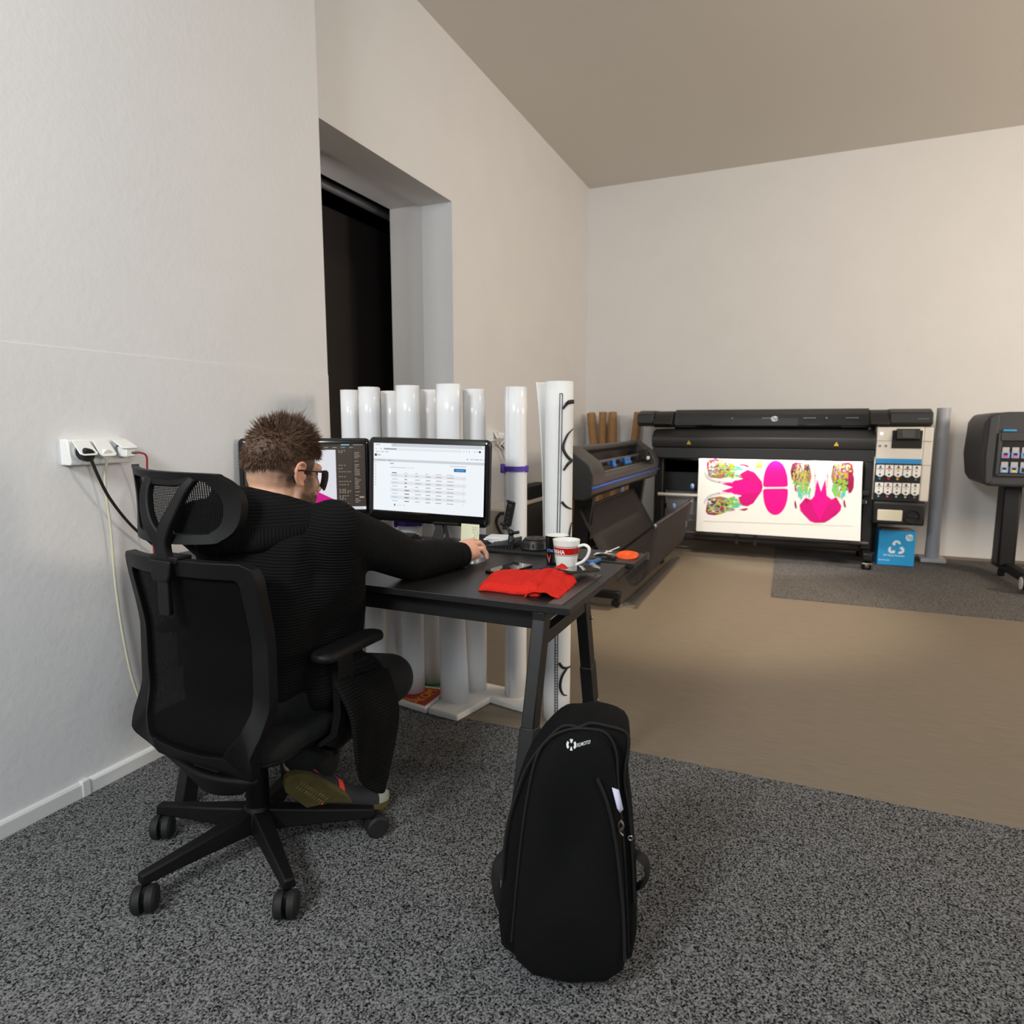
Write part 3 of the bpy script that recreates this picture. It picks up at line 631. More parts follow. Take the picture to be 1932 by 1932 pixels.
# large drawing roll
X10, Y10, R10 = -.912,2.555,.060
view = math.atan2(-Y10, -X10)
def ink10(mb):
    def W(px, py):
        cx = 1054-(py-720)*.0105; s = max(-.985, min(.985, (px-cx)/27.0)); a = view+math.asin(s); z = 1.415-(py-720)*.002216
        return Vector((X10+(R10+.0016)*math.cos(a), Y10+(R10+.0016)*math.sin(a), z))
    def stroke(pts, w0, w1, w2):
        Q = cat([(p[0], p[1], 0) for p in pts], 6); n = len(Q)-1; L, Rr = [], []
        for i, q in enumerate(Q):
            t = (Q[min(i+1,n)]-Q[max(i-1,0)]).normalized(); nn = Vector((-t.y, t.x, 0)); s = i/n
            ww = (w0*(1-2*s)+w1*2*s if s < .5 else w1*(2-2*s)+w2*(2*s-1))/2
            L.append(W(*(q+nn*ww)[:2])); Rr.append(W(*(q-nn*ww)[:2]))
        mb.add(L+Rr, [(i, i+1, n+1+i+1, n+1+i) for i in range(n)], 1)
    for a, b in ((1055,1049.5),(1059.5,1054)): stroke([(a,741),((a+b)/2,870),(b,1003),(b-.6,1060),(b-3,1190),(b-4.5,1345)],1.1,1.1,1.1)
    stroke([(1055,741),(1059.5,741)],1,1,1)
    for k in range(26): y = 1205+k*5.4; x = 1050.8-(y-1190)*.011; stroke([(x-5,y),(x-.5,y)],1,1,1)
    stroke([(1060,768),(1068,758),(1075,755),(1081,755)],3,7,7); stroke([(1079,803),(1068,815),(1060.5,835),(1066,850),(1076,861)],1,5,5)
    stroke([(1081,859),(1070,866),(1061,878)],4,5,3); stroke([(1058,935),(1066,944),(1078,951)],5,4,1); stroke([(1076,975),(1073,990),(1071,1006)],1,2.5,4)
    stroke([(1053,1240),(1061,1250),(1074,1253)],5,5,3); stroke([(1068,1252),(1058,1268),(1055,1287),(1060,1302),(1068,1307)],4,5,1.5)
roll('large white roll printed with black curved lines and a ruler, beside the mugs', X10,Y10,R10,.0,1.418, [PAPER, INK], fa=view-1.75, turns=1.6, flap0=0, flap1=.035, fe=5, ink=ink10)
# ------------------------------------------------------------------ large format printer
PB = mat('printer_charcoal', (.125,.122,.125), .5, bump=.03, bscale=300); PBD = mat('printer_black', (.06,.058,.06), .5)
PW = mat('printer_white', (.86,.84,.80), .45); PGLS = mat('printer_smoked_window', (.10,.10,.105), .12, coat=.4)
PBL = mat('printer_blue', (.18,.55,.80), .45); YEL = mat('warning_yellow', (.9,.75,.1), .5); GRY = mat('grey_print', (.45,.45,.46), .5)
pr = thing('wide_format_printer', 'wide black and white large format printer against the back wall, printing pink shapes', 'printer', (-.25,6.8,0))
def yz(mb, prof, x0, x1): return mb.prism([(x0,y,z) for y, z in prof], (x1-x0,0,0))
# top cover with ends
mb = MB(); yz(mb, [(6.62,1.20),(7.15,1.20),(7.18,1.36),(7.1,1.385),(6.66,1.385),(6.58,1.335),(6.56,1.24)], -1.16, .52); obj('top_cover', mb, PB, pr, bevel=.008)
mb = MB(); yz(mb, [(6.585,1.225),(6.575,1.24),(6.595,1.335),(6.605,1.335)], -1.155, .525)
for v in mb.v: v.y -= .02
w_ = obj('window', mb, PGLS, pr, bevel=.002)
mb = MB()
R = random.Random(8)
for x0, x1, z0, z1 in ((-.80,-.05,1.235,1.30),(-1.14,-.95,1.222,1.226),(-1.14,-.95,1.238,1.242),(-1.14,-.95,1.254,1.258),(.30,.50,1.222,1.226),(.30,.50,1.238,1.242),(.30,.50,1.254,1.258)):
    mb.box((x0,6.552,z0),(x1,6.556,z1))
obj('carriage', mb, PB, w_)
mb = MB(); mb.cur = 0
WPD = mat('white_print_dim',(.55,.55,.55),.6)
for x, n in ((-.62,1),(.18,1),(-.35,6),(.0,6),(.34,6)):
    mb = MB()
    for k in range(n): mb.cbox((x+k*.017,6.548,1.302),(.011,.002,.006 if n > 1 else .010))
    obj('marking', mb, WPD, w_)
def hp(mb, place, r, md, ml):
    """round badge with two lower case letters"""
    n = 32; mb.add([place(r*math.cos(2*PI*k/n), r*math.sin(2*PI*k/n), 0) for k in range(n)], [tuple(range(n))], md)
    text_mb(mb, 'hp', r*1.75, lambda x, y: place(x-r*.80, y-r*.42, 1), ml, shear=.25, fat=.0006)
mb = MB(); hp(mb, lambda x, y, k: (-.25+x*1.25, 6.549-.0006*k, 1.296+y), .024, 0, 1); obj('badge', mb, [mat('badge_silver',(.75,.75,.76),.4), BLKM], w_, smooth=0)
for x0, x1, nm in ((-1.505,-1.345,'end_cap'),(.665,.985,'end_cap')):
    mb = MB(); yz(mb, [(6.56,1.225),(7.14,1.225),(7.16,1.36),(7.1,1.378),(6.62,1.378),(6.50,1.345),(6.49,1.25)], x0, x1); obj(nm, mb, PB, pr, bevel=.012)
for x0, x1 in ((-1.345,-1.165),(.52,.668)):
    mb = MB(); yz(mb, [(6.53,1.215),(7.14,1.225),(7.15,1.36),(7.1,1.372),(6.62,1.372),(6.53,1.335),(6.47,1.25)], x0, x1); obj('side_cover', mb, PB, pr, bevel=.008)
mb = MB()
for k in range(6): mb.cbox((.875+k*.014,6.489,1.292),(.010,.004,.008))
obj('marking', mb, GRY, pr)
# front door
mb = MB(); yz(mb, [(6.60,1.20),(6.48,1.185),(6.40,1.125),(6.395,1.09),(6.41,1.03),(6.62,1.03)], -1.335, .565); obj('front_door', mb, PB, pr, bevel=.006)
mb = MB(); yz(mb, [(6.405,1.028),(6.40,.926),(6.415,.926),(6.425,.96),(6.62,.99),(6.62,1.028)], -1.325, .56); obj('lower_door', mb, PBD, pr, bevel=.006)
for x in (-.985, .265):
    mb = MB(); mb.prism([(x-.019,6.393,1.06),(x+.019,6.393,1.06),(x,6.393,1.094)], (0,.02,0)); mb.cur = 1; mb.cbox((x,6.392,1.073),(.004,.002,.016)); obj('warning_sign', mb, [YEL, BLKM], pr)
mb = MB(); mb.box((-1.30,6.60,.60),(.54,7.0,1.2)); obj('body', mb, PBD, pr)
# print zone lamp, part of the printer
mb = MB(); mb.box((-.93,6.418,.945),(.50,6.432,.955)); obj('print_lamp', mb, mat('print_lamp',(1,1,1),.5,emit=(1,.96,.90),estr=60), pr)
# frame below
for x in (-1.27, .555):
    mb = MB(); mb.box((x-.05,6.50,.15),(x+.035,6.68,.98)); mb.box((x-.035,6.30,.085),(x+.035,7.05,.15)); obj('leg', mb, PBD, pr, bevel=.01)
for x in (-1.27, .555):
    for y in (6.36, 7.0):
        mb = MB()
        for dx in (-.025, .025): mb.cyl((x+dx-.011,y,.043),(x+dx+.011,y,.043),.043,20)
        mb.cyl((x,y,.05),(x,y,.10),.012,8); ct = obj('caster', mb, BLKM, pr)
        mb = MB(); mb.prism([(x-.04,y-.06,.055),(x+.04,y-.06,.055),(x+.035,y+.02,.088),(x-.035,y+.02,.088)], (0,0,.010)); mb.cbox((x,y-.062,.04),(.03,.012,.03)); obj('brake', mb, STEEL, ct, bevel=.004)
mb = MB(); mb.box((-1.25,6.70,.40),(.53,6.74,.455)); mb.box((-1.25,6.60,.78),(-.9,6.63,.90)); mb.box((-1.25,6.66,.60),(.53,6.70,.635)); obj('cross_bar', mb, PBD, pr)
mb = MB(); mb.box((-1.22,6.64,.30),(.50,6.65,.75)); obj('rear_panel', mb, mat('grey_panel',(.5,.5,.5),.5), pr)
mb = MB(); mb.tube([(-1.27,6.45,.572),(.53,6.45,.572)], .016, 12); obj('tension_bar', mb, mat('aluminium_warm',(.86,.84,.8),.4,.3), pr)
mb = MB(); mb.tube([(-1.20,6.44,.215),(.565,6.44,.215)], .020, 12); mb.tube([(-1.2,6.62,.16),(.56,6.62,.16)], .05, 14); obj('take_up_reel', mb, mat('dark_steel_tube',(.32,.30,.29),.4,.6), pr)
for x in (-.52, -.36):
    mb = MB(); mb.cyl((x-.017,6.44,.215),(x+.017,6.44,.215),.032,16); mb.box((x-.015,6.42,.13),(x+.015,6.46,.2)); obj('clamp', mb, PBD, pr, bevel=.003)
for x, z in ((-.94,.665),(-1.105,.47)):
    mb = MB(); mb.sph((x,6.40,z),(.018,.018,.026)); obj('lever', mb, mat('pale_blue_lever',(.55,.65,.9),.4), pr)
for x, z in ((.52,.655),(.50,.58)):
    mb = MB(); mb.cbox((x,6.44,z),(.05,.05,.04)); obj('clip', mb, PBD, pr, bevel=.004)
# white panel with controls and ink supplies
mb = MB(); mb.box((.572,6.42,.60),(.915,7.05,1.222)); obj('control_panel', mb, PW, pr, bevel=.006)
mb = MB(); mb.box((.917,6.43,.602),(.985,7.05,1.220)); obj('side_panel', mb, PW, pr, bevel=.01)
mb = MB(); mb.box((.574,6.4185,1.105),(.985,6.4195,1.108)); mb.box((.915,6.428,.905),(.986,6.4295,.908)); obj('panel_joint', mb, GRY, pr)
mb = MB(); mb.box((.575,6.414,.918),(.912,6.419,.958)); obj('blue_band', mb, PBL, pr)
mb = MB(); mb.box((.685,6.413,1.045),(.905,6.4195,1.195)); sr = obj('display_recess', mb, BLKM, pr, bevel=.004)
mb = MB(); mb.prism([(.715,6.375,1.125),(.715,6.41,1.21),(.715,6.43,1.21),(.715,6.42,1.11)], (.17,0,0)); obj('display_housing', mb, PB, sr, bevel=.005)
mb = MB(); mb.prism([(.755,6.3745,1.134),(.755,6.406,1.198),(.755,6.409,1.198),(.755,6.379,1.134)], (.09,0,0)); 
for v in mb.v: v.y -= .004
obj('display', mb, mat('dim_display',(.25,.25,.26),.3), sr)
mb = MB(); mb.cyl((.605,6.4195,1.168),(.605,6.412,1.168),.010,16); obj('power_button', mb, mat('power_light',(1,1,1),.4,emit=(1,1,1),estr=1.5), pr)
for x in (.60,.645):
    mb = MB(); mb.cyl((x,6.4195,1.065),(x,6.414,1.065),.009,14); obj('button', mb, GRY, pr)
mb = MB(); mb.box((.574,6.405,.603),(.912,6.42,.916)); ir = obj('ink_rack', mb, BLKM, pr)
inkc = [[(.15,.55,.8),(.78,.1,.25),(.93,.68,.1),(.08,.08,.08),(.86,.85,.82)],[(.45,.7,.78),(.85,.35,.55),(.55,.68,.7),(.7,.72,.62),(.86,.85,.82)]]
WP = mat('cartridge_white', (.93,.92,.90), .45)
for r in range(2):
    for k in range(5):
        x0 = .583+k*.0665; z1 = (.905, .755)[r]; c = inkc[r][k]
        ct = thing('ink_cartridge', 'white ink cartridge in the %s row of the printer rack, %s' % (('upper','lower')[r], ((('cyan stripe','magenta stripe','yellow stripe','black stripe','no stripe'),('pale cyan stripe','pink stripe','grey cyan stripe','grey green stripe','no stripe')))[r][k]), 'ink cartridge', (x0+.03,6.40,z1-.1), 0, 'ink cartridges in the printer')
        im = mat('ink_colour', c, .5)
        mb = MB(); mb.prism([(x0,6.395,z1),(x0,6.395,z1-.088),(x0+.012,6.395,z1-.092),(x0+.018,6.395,z1-.102),(x0+.044,6.395,z1-.102),(x0+.05,6.395,z1-.092),(x0+.061,6.395,z1-.088),(x0+.061,6.395,z1)], (0,.009,0)); obj('front', mb, WP, ct, bevel=.003)
        mb = MB(); mb.cyl((x0+.03,6.394,z1-.014),(x0+.03,6.396,z1-.014),.008,14); mb.cur = 1
        mb.box((x0+.008,6.393,z1-.036),(x0+.054,6.3955,z1-.030)); mb.cur = 0; mb.cbox((x0+.03,6.394,z1-.025),(.022,.002,.004)); mb.cbox((x0+.03,6.394,z1-.049),(.008,.002,.008))
        mb.cur = 2
        mb.lathe((x0+.03,6.3945,z1-.08), [(.008,0),(.008,.0005),(.0065,.0005),(.0065,0)], 14, axis=(0,-1,0))
        obj('print', mb, [BLKM, im, GRY], ct)
        mb = MB(); mb.cyl((x0+.03,6.404,z1-.117),(x0+.03,6.399,z1-.117),.0085,12); obj('indicator', mb, im if k < 4 else GRY, ct)
mb = MB(); mb.prism([(.58,6.40,.585),(.58,6.40,.40),(.58,6.6,.375),(.58,6.8,.4),(.58,6.8,.60),(.58,6.42,.60)], (.385,0,0)); wb = obj('waste_box', mb, PBD, pr, bevel=.015)
mb = MB(); mb.box((.615,6.385,.43),(.80,6.402,.525)); obj('drawer', mb, mat('cream_plastic',(.86,.83,.74),.5), wb, bevel=.006)
mb = MB(); mb.lathe((.878,6.399,.475), [(.062,0),(.062,.012),(.05,.012),(.045,.002),(.001,.001)], 28, axis=(0,-1,0)); mb.cbox((.878,6.394,.475),(.085,.012,.024)); obj('knob', mb, BLKM, wb, bevel=.002)
mb = MB(); mb.box((.60,6.75,.09),(.66,6.85,.6)); obj('rear_post', mb, PBD, pr)
# printed sheet
SHC = {'w':(.95,.94,.91),'p':(.93,.0,.55),'m':(.83,.02,.47),'g':(.50,.80,.12),'y':(.72,.68,.22),'o':(.62,.46,.30),'c':(.33,.77,.74),'l':(.60,.57,.70),'s':(.87,.83,.86),'k':(.13,.11,.14),'b':(.38,.26,.28),'d':(.60,.08,.28),'e':(.73,.70,.48)}
SK = list(SHC); SM = [mat('printed_'+k, SHC[k], .65, spec=.25) for k in SK]
def sh(u, v, k=0):
    # u 0..1 across, v 0..1 down; bulges toward the bar half way down
    x = -.893+u*(1.372+.012*v)+.008*v; z = .942-v*.70
    y = 6.452-.075*v
    return (x, y-.0005-k*.00018, z)
mb = MB(); mb.cur = 0; mb.grid(lambda u, v: sh(u, v), 4, 24)
lay = [1]
def pg(pts, c):
    lay[0] += 1; mb.poly([sh(u, v, 1+lay[0]*.02) for u, v in pts], SK.index(c))
def wing(f, seed):
    """feather wing motif in local coords: a along the spine, b outward; f maps to sheet uv"""
    R = random.Random(seed)
    def P(pts, c): pg([f(a, b) for a, b in pts], c)
    P([(.10,.30),(.02,.55),(.0,.80),(.06,.93),(.25,1.0),(.45,.97),(.55,.85),(.62,.7),(.5,.4)],'d'); P([(.06,.22),(.03,.5),(.08,.78),(.3,.88),(.5,.8),(.66,.6),(.6,.3),(.4,.2)],'o')
    for k in range(330):
        t = R.random(); a = .04+.72*t; b0 = .22+.10*math.sin(t*3); b = b0+(1-b0-.08)*R.random()*(1-.25*abs(t-.4))
        L = R.uniform(.05,.15); an = R.uniform(.2,.9)*PI*(.2+.5*t); w2 = R.uniform(.014,.032)
        c = R.choice('yyyoobbleekmg' if t < .62 else 'gggcyoemk' )
        if t < .25 and R.random() < .5: c = R.choice('lkbs')
        ca, sa = math.cos(an), math.sin(an)
        P([(a-w2*sa,b+w2*ca),(a+L*.5*ca-w2*sa*1.4,b+L*.5*sa+w2*ca*1.4),(a+L*ca,b+L*sa*.6),(a+L*.5*ca+w2*sa,b+L*.5*sa-w2*ca),(a+w2*sa,b-w2*ca)], c)
    for k in range(34):
        a = .62+.22*R.random(); b = .30+.42*R.random(); L = R.uniform(.10,.2); w2 = .022; an = R.uniform(-.3,.35)
        c = R.choice('ggggcycw'); ca, sa = math.cos(an), math.sin(an)
        P([(a-w2*sa,b+w2*ca),(a+L*.6*ca-w2*sa,b+L*.6*sa+w2*ca),(a+L*ca,b+L*sa),(a+w2*sa,b-w2*ca)], c)
    for a, b, c in ((.80,.74,'c'),(.86,.66,'c'),(.84,.27,'w'),(.76,.23,'w')): P([(a-.02,b-.03),(a+.10,b-.045),(a+.16,b),(a+.10,b+.03),(a-.02,b+.03)], c)
    S = [(-.05,.42),(-.03,.28),(.04,.16),(.14,.09),(.26,.05),(.40,.02)]
    P(S+[(a+.02,b+.10) for a, b in S[::-1]],'s'); P(S+[(a+.005,b+.016) for a, b in S[::-1]],'k')
    for k in range(12): a = .36+.03*k; P([(a,.06+.02*(k%2)),(a+.02,.04+.02*(k%2)),(a+.03,.08),(a+.01,.1)],'w' if k % 2 else 'm')
def U(x, y):   # zoomed artwork coordinates to sheet uv
    u = (x-95+(y-80)*.03)/(1722); v = (y-80-(x-95)*(.015+.065*max(0,(y-80))/720))/725
    return (u, v)
def art(pts, c): pg([U(x, y) for x, y in pts], c)
art([(350,345),(480,382),(350,420),(470,440),(540,470),(560,560),(640,575),(705,545),(745,490),(795,425),(803,380),(795,330),(745,270),(712,235),(640,210),(560,250),(540,300),(470,330)],'p')
art([(545,300),(560,250),(640,212),(712,238),(745,275),(790,330),(700,330),(600,310)],'m'); art([(545,470),(600,445),(700,440),(790,430),(745,490),(705,545),(640,575),(560,560)],'m')
art([(770,350),(800,380),(770,420),(785,385)],'d')
art([(550,155),(600,152),(650,168),(660,185),(630,184),(600,170),(552,168)],'d'); art([(550,605),(590,598),(640,590),(645,605),(610,618),(575,612)],'d')
wing(lambda a, b: U(180+a*410, 345-b*240+30*(a-.4)), 1); wing(lambda a, b: U(180+a*400, 425+b*225-30*(a-.4)), 2)
def egg(top, flip):
    P = []
    x0, x1 = 808, 1070
    for k in range(25):
        t = PI*k/24; c_, s_ = math.cos(t), math.sin(t); P.append((939-131*c_*(1-.10*s_), s_**.85))
    return P
E1 = [(939-131*math.cos(PI*k/28)*(1 if k in (0,28) else .99), 365-250*math.sin(PI*k/28)**.9) for k in range(29)]
art(E1+[(1062,378),(1040,383),(840,383),(815,378)],'p')
E2 = [(940-131*math.cos(PI*k/28), 420+246*math.sin(PI*k/28)**.9) for k in range(29)]
art([(815,407),(840,402),(1040,402),(1062,407)]+E2[::-1],'p')
art([(728,128),(795,128),(795,190),(728,190)],'y'); art([(738,138),(785,138),(785,165),(738,175)],'e')
art([(1370,310),(1408,440),(1450,310),(1465,480),(1510,520),(1560,500),(1610,590),(1600,640),(1560,680),(1480,740),(1440,758),(1350,758),(1300,740),(1235,670),(1200,630),(1190,570),(1250,500),(1310,520),(1340,480)],'p')
art([(1190,575),(1250,500),(1320,525),(1330,600),(1390,720),(1440,640),(1480,560),(1560,500),(1608,590),(1560,680),(1440,757),(1350,757),(1235,668)],'m'); art([(1380,600),(1410,600),(1430,660),(1395,735),(1360,670)],'p')
wing(lambda a, b: U(1365-b*265+30*(a-.4), 135+a*380), 3); wing(lambda a, b: U(1455+b*270-30*(a-.4), 135+a*380), 4)
art([(1680,235),(1715,240),(1733,300),(1728,400),(1705,450),(1680,460),(1670,380)],'d')
for x in (1140, 1630): art([(x,520),(x+14,540),(x+24,600),(x+12,608),(x,570)],'d')
art([(160,706),(1430,778),(1430,781),(160,709)],'e')
for k in range(22): art([(1450+k*12,779+k*.7),(1457+k*12,779.4+k*.7),(1457+k*12,787+k*.7),(1450+k*12,786.6+k*.7)],'s')
for k in range(9): art([(170+k*14,84+k*.2),(178+k*14,84+k*.2),(178+k*14,90+k*.2),(170+k*14,90+k*.2)],'s')
tag(obj('printed_sheet', mb, SM, smooth=0), 'bright white printed sheet with pink shapes and feathered wings, hanging from the printer', 'print')

# ------------------------------------------------------------------ vinyl cutter
CB = mat('cutter_charcoal', (.165,.155,.15), .5, bump=.04, bscale=250); CLOTH = mat('brown_black_cloth', (.16,.14,.135), .9, nscale=60, ncol=.15, bump=.1, bscale=200)
ct = thing('vinyl_cutter', 'charcoal vinyl cutter on a castered stand with a cloth basket, beside the cardboard tubes', 'vinyl cutter', (-1.3,5.15,0))
Y0, Y1 = 3.98, 6.02
def xz(mb, prof, y0, y1): return mb.prism([(x,y0,z) for x, z in prof], (0,y1-y0,0))
ends = [(-1.46,1.085),(-1.42,1.105),(-1.36,1.10),(-1.22,1.0),(-1.185,.93),(-1.20,.80),(-1.25,.765),(-1.40,.77),(-1.46,.82)]
for y0, y1 in ((Y0,Y0+.28),(Y1-.16,Y1)):
    mb = MB(); xz(mb, ends, y0, y1); obj('end_housing', mb, CB, ct, bevel=.01)
mb = MB(); xz(mb, [(-1.46,1.08),(-1.42,1.10),(-1.355,1.095),(-1.35,1.07),(-1.40,1.04),(-1.42,.93),(-1.46,.93)], Y0+.27, Y1-.16); obj('rear_hood', mb, CB, ct, bevel=.006)
mb = MB(); xz(mb, [(-1.46,.93),(-1.26,.915),(-1.195,.90),(-1.20,.80),(-1.25,.768),(-1.40,.775),(-1.46,.82)], Y0+.155, Y1-.155); obj('front_body', mb, CB, ct, bevel=.008)
mb = MB(); mb.tube([(-1.30,Y0+.16,.985),(-1.30,Y1-.16,.985)], .010, 8); mb.box((-1.34,Y0+.16,.918),(-1.325,Y1-.16,.932)); mb.box((-1.27,Y0+.16,.914),(-1.262,Y1-.16,.922)); obj('rail', mb, STEEL, ct)
for y in (4.85, 5.22, 5.32):
    mb = MB(); mb.cbox((-1.31,y,.965),(.05,.07,.04)); mb.cyl((-1.29,y-.03,.94),(-1.29,y+.03,.94),.016,12); obj('pinch_roller', mb, mat('cutter_blue',(.14,.38,.66),.4), ct, bevel=.006)
mb = MB(); mb.cbox((-1.27,5.77,.985),(.06,.10,.09)); mb.cur = 1; mb.cbox((-1.235,5.78,.955),(.02,.06,.03)); obj('cutting_head', mb, [BLKM, WHT], ct, bevel=.006)
mb = MB(); mb.tube([(-1.2,Y0-.003,.845),(-1.183,Y0+.03,.85),(-1.183,Y1-.03,.85),(-1.2,Y1+.003,.845)], .009, 8); obj('blue_trim', mb, mat('trim_blue',(.13,.3,.62),.35), ct)
mb = MB(); mb.cyl((-1.32,Y1-.02,.90),(-1.32,Y1+.075,.90),.04,18); mb.cyl((-1.3,Y1,1.0),(-1.3,Y1+.02,1.0),.03,14); obj('side_knob', mb, BLKM, ct, bevel=.004)
for y in (4.34, Y1-.12):
    mb = MB(); xz(mb, [(-1.42,.78),(-1.28,.78),(-1.33,.40),(-1.34,.10),(-1.44,.10),(-1.43,.40)], y-.03, y+.03); lg = obj('leg', mb, STEELB, ct, bevel=.005)
    mb = MB(); mb.bar((-1.75,y,.09),(-1.09,y,.085),.06,.05); obj('foot', mb, STEELB, lg, bevel=.006)
    for x in (-1.12, -1.71):
        mb = MB(); mb.cyl((x,y-.022,.03),(x,y+.022,.03),.03,18); mb.cyl((x,y,.03),(x,y,.075),.010,8); obj('caster', mb, BLKM, lg)
mb = MB(); mb.box((-1.44,4.34,.33),(-1.41,Y1-.12,.40)); obj('stretcher', mb, STEELB, ct)
def sling(prof, y0, y1):
    C = cat([(x,0,z) for x, z in prof], 6)
    mb = MB(); n = len(C)-1
    mb.grid(lambda u, v: (lambda p: (p.x, y0+(y1-y0)*u, p.z))(C[min(n, round(v*n))]), 8, n); return mb
obj('rear_cloth', sling([(-1.37,.665),(-1.28,.50),(-1.18,.33),(-1.09,.20)], Y0+.28, Y1-.12), CLOTH, ct, solid=.003)
obj('front_cloth', sling([(-1.09,.20),(-1.06,.15),(-1.01,.14),(-.965,.20),(-.93,.34),(-.895,.56)], 4.44, Y1+.10), CLOTH, ct, solid=.003)
for x, z, y0, y1 in ((-1.372,.67,Y0+.27,Y1-.1),(-.895,.565,4.40,Y1+.12)):
    mb = MB(); mb.tube([(x,y0,z),(x,y1,z)], .012, 10); obj('basket_rod', mb, STEELB, ct)
for y in (4.43, Y1-.02):
    mb = MB(); mb.tube([(-1.36,y,.14),(-1.15,y,.35),(-.895,y,.565)], .009, 8); am = obj('basket_arm', mb, STEELB, ct)
    mb = MB(); mb.sph((-.885,y-.01,.565),.014); mb.cbox((-.93,y-.012,.36),(.02,.02,.05)); obj('end_clip', mb, STEEL, am)

# ------------------------------------------------------------------ second plotter at the frame edge
dj = thing('plotter', 'dark grey plotter with ink cartridges at the picture edge, beyond the tall grey pipe', 'plotter', (1.9,6.3,0))
DG = mat('plotter_grey', (.235,.235,.245), .5, bump=.04, bscale=300)
mb = MB(); mb.prism([(1.30,6.28,1.26),(1.33,6.25,1.325),(1.45,6.25,1.342),(3.0,6.25,1.345),(3.0,6.25,.80),(1.50,6.25,.76),(1.34,6.25,.765),(1.305,6.27,.83),(1.285,6.28,1.0)], (0,.62,0)); obj('housing', mb, DG, dj, bevel=.025, seg=3)
mb = MB(); mb.prism([(1.325,6.243,1.30),(1.385,6.243,1.325),(1.375,6.243,.80),(1.33,6.243,.78),(1.315,6.243,1.0)], (0,.02,0)); obj('end_panel', mb, DG, dj, bevel=.006)
mb = MB(); mb.box((1.405,6.238,.865),(1.95,6.249,1.17)); rk = obj('ink_bay', mb, BLKM, dj)
mb = MB(); mb.box((1.40,6.225,1.12),(1.95,6.249,1.185)); mb.box((1.385,6.23,.85),(1.41,6.249,1.18)); mb.box((1.385,6.23,.845),(1.95,6.249,.865)); obj('bay_frame', mb, DG, dj, bevel=.004)
mb = MB(); mb.box((1.415,6.242,1.193),(1.50,6.249,1.207)); obj('blue_mark', mb, mat('cyan_print',(.2,.62,.82),.5), dj)
cc = [[(.85,.3,.6),(.85,.4,.6),(.55,.55,.6),(.3,.3,.3)],[(.75,.78,.8),(.92,.78,.25),(.12,.12,.13),(.2,.4,.8)]]
PB2 = mat('cartridge_pale_blue', (.55,.66,.82), .45)
for r in range(2):
    for k in range(4):
        x0 = 1.415+k*.062; z0 = (.985, .872)[r]
        c_ = thing('ink_cartridge', 'pale blue framed cartridge in the plotter bay, %s row, %s' % (('upper','lower')[r], ('first','second','third','fourth')[k]+' from the grey pipe'), 'ink cartridge', (x0,6.24,z0), 0, 'ink cartridges in the plotter')
        mb = MB(); mb.box((x0,6.228,z0),(x0+.052,6.24,z0+.05)); obj('front', mb, PB2, c_, bevel=.004)
        mb = MB(); mb.box((x0+.012,6.226,z0+.008),(x0+.04,6.229,z0+.03)); mb.cur = 1; mb.box((x0+.014,6.2255,z0+.024),(x0+.038,6.2285,z0+.04)); obj('label', mb, [mat('label_ink', cc[r][k], .5), BLKM], c_)
        mb = MB(); mb.box((x0+.004,6.234,z0+.05),(x0+.048,6.242,z0+.085)); obj('top', mb, mat('cartridge_pale',(.72,.71,.73),.5), c_)
for x, y in ((1.56,6.55),):
    mb = MB(); mb.box((1.50,6.42,.10),(1.62,6.62,.80)); obj('leg', mb, STEELB, dj, bevel=.015)
mb = MB(); mb.bar((1.56,6.72,.10),(1.63,5.86,.085),.08,.07); ft = obj('foot', mb, STEELB, dj, bevel=.012)
mb = MB(); mb.tube([(1.52,5.84,.09),(2.4,5.9,.09)], .052, 20); fb = obj('take_up_tube', mb, BLKG, dj)
mb = MB(); mb.lathe((1.521,5.84,.09), [(.047,0),(.047,.004),(.03,.006),(.001,.006)], 20, axis=(-1,0,0)); obj('end_disc', mb, WHT, fb)
for p in ((1.555,6.52),(1.75,6.0)):
    mb = MB(); mb.cyl((p[0]-.02,p[1],.032),(p[0]+.02,p[1],.032),.032,18); mb.cbox((p[0],p[1],.065),(.03,.05,.05)); obj('caster', mb, BLKM, ft, bevel=.003)

# ------------------------------------------------------------------ blue box, pipe, cardboard tubes, radiator
bx = thing('cardboard_box', 'bright blue carton with white recycling print below the ink rack of the printer', 'box', (.79,6.68,.008))
BLUB = mat('box_blue', (.12,.60,.84), .6); KR = mat('kraft_cardboard', (.62,.47,.31), .8, nscale=30, ncol=.08)
Tb = Matrix.Translation((.797,6.70,.008)) @ Matrix.Rotation(.05,4,'Z')
mb = MB(); mb.cbox((0,0,.155),(.285,.19,.31),Tb); obj('carton', mb, BLUB, bx, bevel=.003)
mb = MB(); mb.cbox((0,.03,.313),(.24,.14,.006),Tb); obj('flap', mb, KR, bx)
mb = MB(); P = lambda x, y, k=0: Tb @ Vector((x, -.0952-.0004*k, y))
def badge(x, y, k): return P(.095+x, .255+y, k)
hp(mb, badge, .030, 0, 1)
for k in range(3):
    a0 = PI/2+k*2*PI/3
    ca, sa = math.cos, math.sin
    cx, cy = 0+.036*ca(a0), .158+.036*sa(a0)
    def q(r, t): return P(cx+r*ca(a0+t), cy+r*sa(a0+t), .5)
    mb.add([q(.032,t) for t in [x*.2-1.6 for x in range(17)]]+[q(.012,t) for t in [1.6-x*.2 for x in range(17)]], [tuple(range(34))], 0)
    mb.add([q(.040,1.55), q(.026,2.35), q(.004,1.3)], [(0,1,2)], 0)
